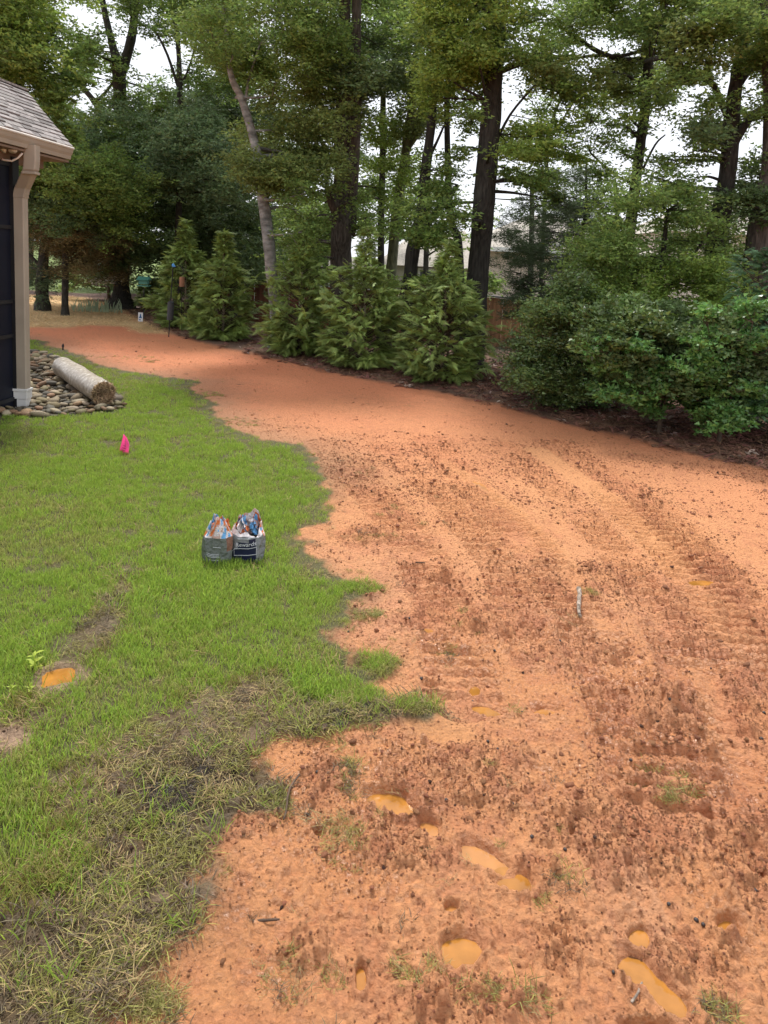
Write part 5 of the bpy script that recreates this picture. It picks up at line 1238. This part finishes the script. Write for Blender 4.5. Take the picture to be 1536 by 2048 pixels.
tree('big forked dark tree with a long arching branch at the right', 10, [[(1405, 690, 40), (1415, 620, 36), (1428, 520, 38), (1440, 440, 38), (1450, 380, 32), (1458, 320, 32), (1462, 250, 30), (1470, 180, 26), (1482, 110, 22), (1496, 20, 18), (1505, -120, 14)],
      [(1460, 300, 20), (1490, 250, 15), (1512, 225, 14), (1545, 205, 12)], [(1455, 232, 13), (1442, 205, 12), (1428, 172, 12), (1400, 148, 12), (1370, 138, 13), (1345, 128, 14), (1332, 116, 12), (1310, 118, 10), (1292, 122, 8)], [(1478, 165, 18), (1505, 130, 17), (1535, 100, 16), (1570, 60, 12)], [(1474, 150, 12), (1482, 60, 12), (1500, -60, 9)], [(1350, 128, 5), (1380, 110, 4), (1420, 90, 3)]],
     [(1300, -80, 1540, 70, 18, 36, 500, M_leaf_mid), (1310, 60, 1420, 130, 6, 30, 340, M_leaf_olive), (1300, 150, 1420, 230, 6, 28, 240), (1370, 235, 1450, 300, 6, 26, 260, M_leaf_dark), (1460, 180, 1530, 260, 4, 24, 160), (1300, 290, 1420, 380, 7, 26, 110), (1320, -180, 1600, -90, 8, 60, 480)],
     M_bark_dark, M_leaf_mid, leaf=.08, dvar=1.0)
tree('reddish dark trunk leaving the frame at the right edge', 9.6, [[(1505, 700, 50), (1508, 600, 50), (1514, 500, 46), (1524, 420, 38), (1534, 330, 20), (1538, 220, 20), (1536, 120, 22), (1530, 0, 24), (1530, -120, 20)]],
     [(1500, 20, 1640, 160, 10, 34, 380), (1480, 330, 1560, 480, 8, 28, 330, M_leaf_dark), (1540, 140, 1660, 420, 12, 40, 400)], M_bark_brown, M_leaf_mid, leaf=.085, dvar=.9)
tree('dense mid green understory tree between the slim tree and forked tree', 9.2, [[(1310, 800, 16), (1315, 640, 14), (1325, 520, 11), (1335, 420, 7)], [(1318, 620, 8), (1260, 540, 6), (1230, 470, 4)], [(1320, 600, 8), (1380, 520, 6), (1420, 460, 4)]],
     [(1200, 370, 1440, 470, 13, 30, 330, M_leaf_mid), (1180, 470, 1450, 560, 17, 34, 520, M_leaf_mid), (1200, 540, 1460, 620, 14, 30, 520, M_leaf_light), (1230, 600, 1480, 680, 12, 32, 500, M_leaf_light)], M_bark_dark, M_leaf_mid, leaf=.068, dvar=.8, group='understory trees')
tree('wispy dark pine with thin sloping branches left of the dense tree', 12.5, [[(1150, 700, 9), (1158, 560, 9), (1166, 470, 8), (1172, 400, 6), (1172, 330, 3)], [(1160, 560, 3), (1110, 530, 2.5), (1060, 480, 2)], [(1163, 510, 3), (1110, 480, 2.5), (1070, 440, 2)], [(1168, 460, 3), (1130, 430, 2.5), (1090, 380, 2)], [(1164, 500, 3), (1195, 470, 2)], [(1160, 590, 3), (1100, 590, 3), (1050, 560, 2)]],
     [(1040, 400, 1190, 480, 14, 22, 420), (1000, 460, 1200, 560, 24, 24, 460), (1030, 550, 1180, 640, 16, 24, 460), (1110, 340, 1200, 400, 5, 18, 260), (1010, 640, 1080, 720, 5, 20, 300)], M_bark_dark, M_needle, leaf=.10, aspect=.10, per=14, slen=.22, name='pine_tree', group='understory trees', dvar=.8, flat=1.2)
# --- dark evergreens at the left behind the porch
tree('dark rusty cedar with low spreading branches right of the downspout', 17.5, [[(85, 600, 26), (84, 560, 24), (90, 480, 18), (95, 400, 12)], [(88, 560, 9), (140, 520, 6), (190, 500, 4)], [(88, 540, 8), (50, 500, 6), (30, 480, 3)]],
     [(50, 400, 210, 480, 18, 34, 620, M_needle), (60, 460, 230, 540, 20, 30, 620, M_cedar_rust), (60, 530, 130, 575, 6, 22, 300, M_needle), (-40, 340, 110, 460, 14, 44, 700, M_leaf_dark)], M_bark_dark, M_needle, leaf=.13, aspect=.14, per=12, slen=.4, name='cedar_tree', group='evergreens at the left', flat=1.2)
tree('mid green tree filling the space under the porch eave', 16.5, [[(130, 600, 14), (132, 480, 12), (138, 380, 9), (150, 300, 6)]],
     [(60, 300, 200, 400, 22, 40, 700, M_leaf_mid), (130, 330, 260, 460, 16, 38, 620, M_leaf_mid), (90, 400, 200, 450, 8, 30, 420, M_leaf_dark)], M_bark_dark, M_leaf_mid, leaf=.11, group='evergreens at the left')
tree('pale flowering shrub tree standing left of the tall oak trunk', 20.5, [[(218, 600, 8), (216, 540, 7), (214, 480, 5)]],
     [(190, 440, 240, 560, 14, 24, 330, M_leaf_grey), (196, 450, 240, 565, 12, 20, 90, mat('white_petals', (.62, .60, .52), .6, .1, 5, attr='rnd', vary=.2)), (140, 540, 215, 585, 6, 20, 220, M_leaf_mid)], M_twig, M_leaf_grey, leaf=.12, name='flowering_shrub', cat='shrub', group=None)
# --- distant wood
FARL = ['far pale green tree in the gap over the porch roof', 'far dark tree filling the wood behind the slender tree', 'far tree behind the pale leaning trunk', 'far tree behind the double trunk',
        'far hazy tree left of the thick leaning trunk', 'far hazy tree under the open sky', 'far hazy tree behind the slim upright tree', 'far tree behind the big forked tree']
for i, (cx, cy, w, h, nb, nl, D, lm) in enumerate([(60, 330, 130, 160, 22, 420, 27, M_leaf_dark), (330, 400, 150, 150, 34, 520, 26, M_leaf_dark), (520, 420, 130, 130, 26, 420, 26, M_leaf_dark), (650, 380, 110, 130, 15, 280, 26, M_leaf_dark),
                                                   (850, 420, 110, 100, 9, 110, 27, M_leaf_mid), (1060, 400, 120, 70, 7, 70, 28, M_leaf_dark), (1230, 420, 110, 90, 8, 90, 27, M_leaf_mid), (1450, 440, 110, 110, 14, 220, 26, M_leaf_dark)]):
    tree(FARL[i], D, [[(cx, 600, 12), (cx + 4, cy, 9), (cx, cy - h * .7, 4)]], [(cx - w, cy - h, cx + w, cy + h * 1.0, nb, 42, nl, lm)], M_bark_dark, lm, leaf=.18, group='distant trees beyond the fence', slen=.5, dvar=3)
tree('small green tree low behind the third arborvitae', 15, [[(620, 640, 8), (622, 560, 7), (625, 480, 5)]], [(585, 430, 665, 560, 14, 26, 380, M_leaf_mid), (550, 400, 650, 470, 7, 26, 260, M_leaf_mid)], M_twig, M_leaf_mid, leaf=.09, group='understory trees')
tree('bright green sapling low between the last two arborvitaes', 12.9, [[(790, 650, 5), (800, 600, 4), (805, 560, 3)]], [(760, 540, 850, 640, 10, 22, 240, M_leaf_light)], M_twig, M_leaf_light, leaf=.09, group='understory trees')
tree('low leafy brush behind the thick leaning trunk', 15.5, [[(900, 640, 5), (900, 590, 4), (900, 560, 3)]], [(850, 545, 1000, 600, 9, 24, 220, M_leaf_mid)], M_twig, M_leaf_mid, leaf=.10, group='understory trees')

# --- shrubs on the right
def shrub(label, px, py, D, regions, m, leaf, aspect, per=8, slen=.2, name='shrub', **kw):
    return tree(label, D, [[(px, py, 8), (px + 2, py - 60, 7), (px + 4, py - 120, 4)], [(px + 2, py - 20, 5), (px - 30, py - 90, 3)], [(px + 2, py - 20, 5), (px + 38, py - 100, 3)]], regions, M_twig, m, name=name, cat='shrub', leaf=leaf, aspect=aspect, per=per, slen=slen, group='shrubs in the mulch bed', crown_name='foliage', **kw)
shrub('dense rounded laurel shrub right of the gap in the arborvitaes', 1130, 790, 8.6, [(1070, 600, 1200, 690, 18, 32, 560), (1050, 680, 1200, 760, 24, 32, 600), (1080, 740, 1230, 800, 16, 24, 460), (1110, 560, 1180, 610, 6, 24, 320), (1180, 640, 1240, 780, 10, 28, 420)], M_laurel, .055, .42, dvar=.45)
shrub('glossy round leaved shrub with low arching branches beside the laurel', 1320, 840, 7.4, [(1195, 735, 1300, 790, 12, 24, 190), (1200, 680, 1290, 740, 8, 26, 200), (1270, 720, 1400, 770, 14, 24, 200), (1290, 765, 1400, 815, 12, 22, 150), (1180, 610, 1300, 690, 14, 32, 330, M_laurel), (1230, 640, 1440, 760, 26, 36, 420, M_leaf_dark)], M_glossy, .068, .52, per=7, slen=.14, dvar=.4, up=.3)
shrub('bright glossy shrub hanging over the mulch near the right edge', 1440, 860, 7.1, [(1390, 770, 1530, 838, 18, 22, 140), (1400, 810, 1480, 862, 8, 20, 110), (1340, 690, 1470, 770, 13, 24, 150), (1380, 610, 1530, 700, 12, 26, 180), (1400, 640, 1560, 780, 14, 34, 330, M_leaf_dark)], M_glossy, .064, .52, per=7, slen=.13, dvar=.35, up=.3)

# ---- frond built conifers
def frond_proto(rg, L_=1.0):
    """flat lacy spray lying along +X: quads (n,4,3)"""
    Q = []
    def quad(p, d, l, w):
        d = d / np.linalg.norm(d); s = np.array([-d[1], d[0], 0]); Q.append([p + s * w, p + d * l, p - s * w])
    n = 11
    for i in range(n):
        f = i / n; p = np.array([f * L_ * .9, 0, -.22 * f * f * L_]); l = L_ * (.40 * (1 - f) + .12)
        for sg in (-1, 1): quad(p, np.array([.85, sg * .62, -.1 - .35 * rg.random()]), l * rg.uniform(.75, 1.15), l * .085)
    quad(np.array([0, 0, 0.0]), np.array([1, 0, -.1]), L_ * .6, L_ * .04); quad(np.array([L_ * .5, 0, -.05]), np.array([1, 0, -.3]), L_ * .55, L_ * .08)
    return np.array(Q)

def conifer(label, px, pyb, pyt, wpx, m, nf=900, leader=None, frond=.26, group='row of young arborvitaes', name='arborvitae', seed=1, clip=None, spire=True, shape=.8, D=None, lean=0, bot=.0):
    g = G(px, pyb); Dd = g.y
    if D: g = U(px, pyb, D); g.z = float(zbase(g.x, D)); Dd = D
    s = Dd / F; H = (pyb - pyt) * s; Rm = wpx * s / 2; g.y += Rm * .75; s2 = (Dd + Rm * .75) / F
    g.z = hz(g.x, g.y); top = U(px, pyt, g.y); H = top.z - g.z; g.x = top.x * .5 + g.x * .5
    root = empty(name, tuple(g)); tag(root, label, 'evergreen', group); rg = np.random.default_rng(seed); rd = random.Random(seed)
    b = MB(); b.tube([(0, 0, -.05), (.01, 0, H * .4), (-.01, 0, H * .75), (0, 0, H * 1.0)], [.03, .02, .012, .004], 7); b.build('trunk', M_stem_pale, root, smooth=True)
    protos = [frond_proto(rg) for _ in range(5)]; V = []; rn = []
    prof = lambda h: (min(1, .80 + 1.2 * h)) * (max(math.sqrt(max(0, 1 - (max(0, h - .12) / .56) ** 2)), .40 * (1 - h) ** .55) if spire else (1 - max(0, h - .15) / .87) ** shape)
    nb = int(nf / 11); tw = MB()
    lob = [(rd.uniform(0, 6.28), rd.uniform(.1, .8), rd.uniform(.7, 1.12)) for _ in range(9)]
    for k in range(nb):
        h = (rg.random() ** (1.35 if spire else 1.15)) * .98; a = rg.uniform(0, 2 * math.pi); R = Rm * prof(h) * rg.uniform(.72, 1.10)
        R *= 1 + .16 * math.sin(3 * a + 9 * h + seed) + .12 * math.sin(5 * a - 17 * h)
        z0 = max(.03, h * H - .10 * R); up = .25 + .7 * h; br0 = np.array([0, 0, z0]); dirb = np.array([math.cos(a), math.sin(a), up]); tip = br0 + dirb * R
        tip[2] = min(max(tip[2], .06), H); tw.tube([br0, br0 * .45 + tip * .55 + np.array([0, 0, .04 * R]), tip], [.008, .006, .003], 3, cap=False)
        nfr = 11 if R > .25 * Rm else 7
        for j in range(nfr):
            f = 1 - (rg.random() ** 1.7) * .62; p = br0 + (tip - br0) * f; az = a + rg.normal(0, .75); el = rg.normal(.12, .38); sc = frond * rg.uniform(.55, 1.2) * (.75 + .45 * (1 - h)) 
            roll = rg.normal(0, .55); ca, sa = math.cos(az), math.sin(az); ce, se = math.cos(el), math.sin(el); cr_, sr = math.cos(roll), math.sin(roll)
            X = np.array([ca * ce, sa * ce, se]); Y0 = np.array([-sa, ca, 0]); Z0 = np.cross(X, Y0); Yv = Y0 * cr_ + Z0 * sr; Zv = np.cross(X, Yv)
            q = protos[rg.integers(0, 5)] * sc; V.append((q @ np.stack([X, Yv, Zv])) + (p + rg.normal(0, .03, 3))); rn.append(np.full(len(q), rg.random()) * .6 + rg.random(len(q)) * .4)
    V = np.concatenate(V).reshape(-1, 3); V[:, 2] = np.maximum(V[:, 2], .01); Q = np.arange(len(V)).reshape(-1, 3)
    tw.build('branches', M_twig, root)['kind'] = 'stuff'
    obj('foliage', mesh_np('foliage', V, Q, m, fattr={'rnd': np.concatenate(rn)}), root); NT.append(len(Q)); return root
conifer('arborvitae farthest left, tall thin leader, behind the feeder pole', 365, 662, 440, 120, M_arb, 2600, seed=3, frond=.20, shape=1.25)
conifer('second arborvitae from the left with a spiky forked top', 442, 686, 462, 128, M_arb, 2600, seed=4, frond=.19, shape=1.05)
conifer('third arborvitae, broad, in front of the pale leaning trunk', 600, 718, 455, 150, M_arb, 2900, seed=5, frond=.18, shape=1.0)
conifer('fourth arborvitae, broad and bushy, below the massive double trunk', 728, 746, 455, 168, M_arb, 3200, seed=6, frond=.165, shape=.95)
conifer('largest arborvitae, nearest, right end of the arborvitae row', 892, 776, 480, 200, M_arb, 3800, seed=7, frond=.15, shape=.85)
conifer('low bushy evergreen behind the green bird feeder', 300, 645, 560, 70, M_arb, 800, seed=9, frond=.19, group=None, D=19)
conifer('tall blue green conifer cut by the right edge of the frame', 1600, 905, 500, 330, M_leyland, 3600, seed=12, frond=.15, spire=False, group=None, name='leyland_conifer', shape=.5)
print('leaf quads', sum(NT[1:]))
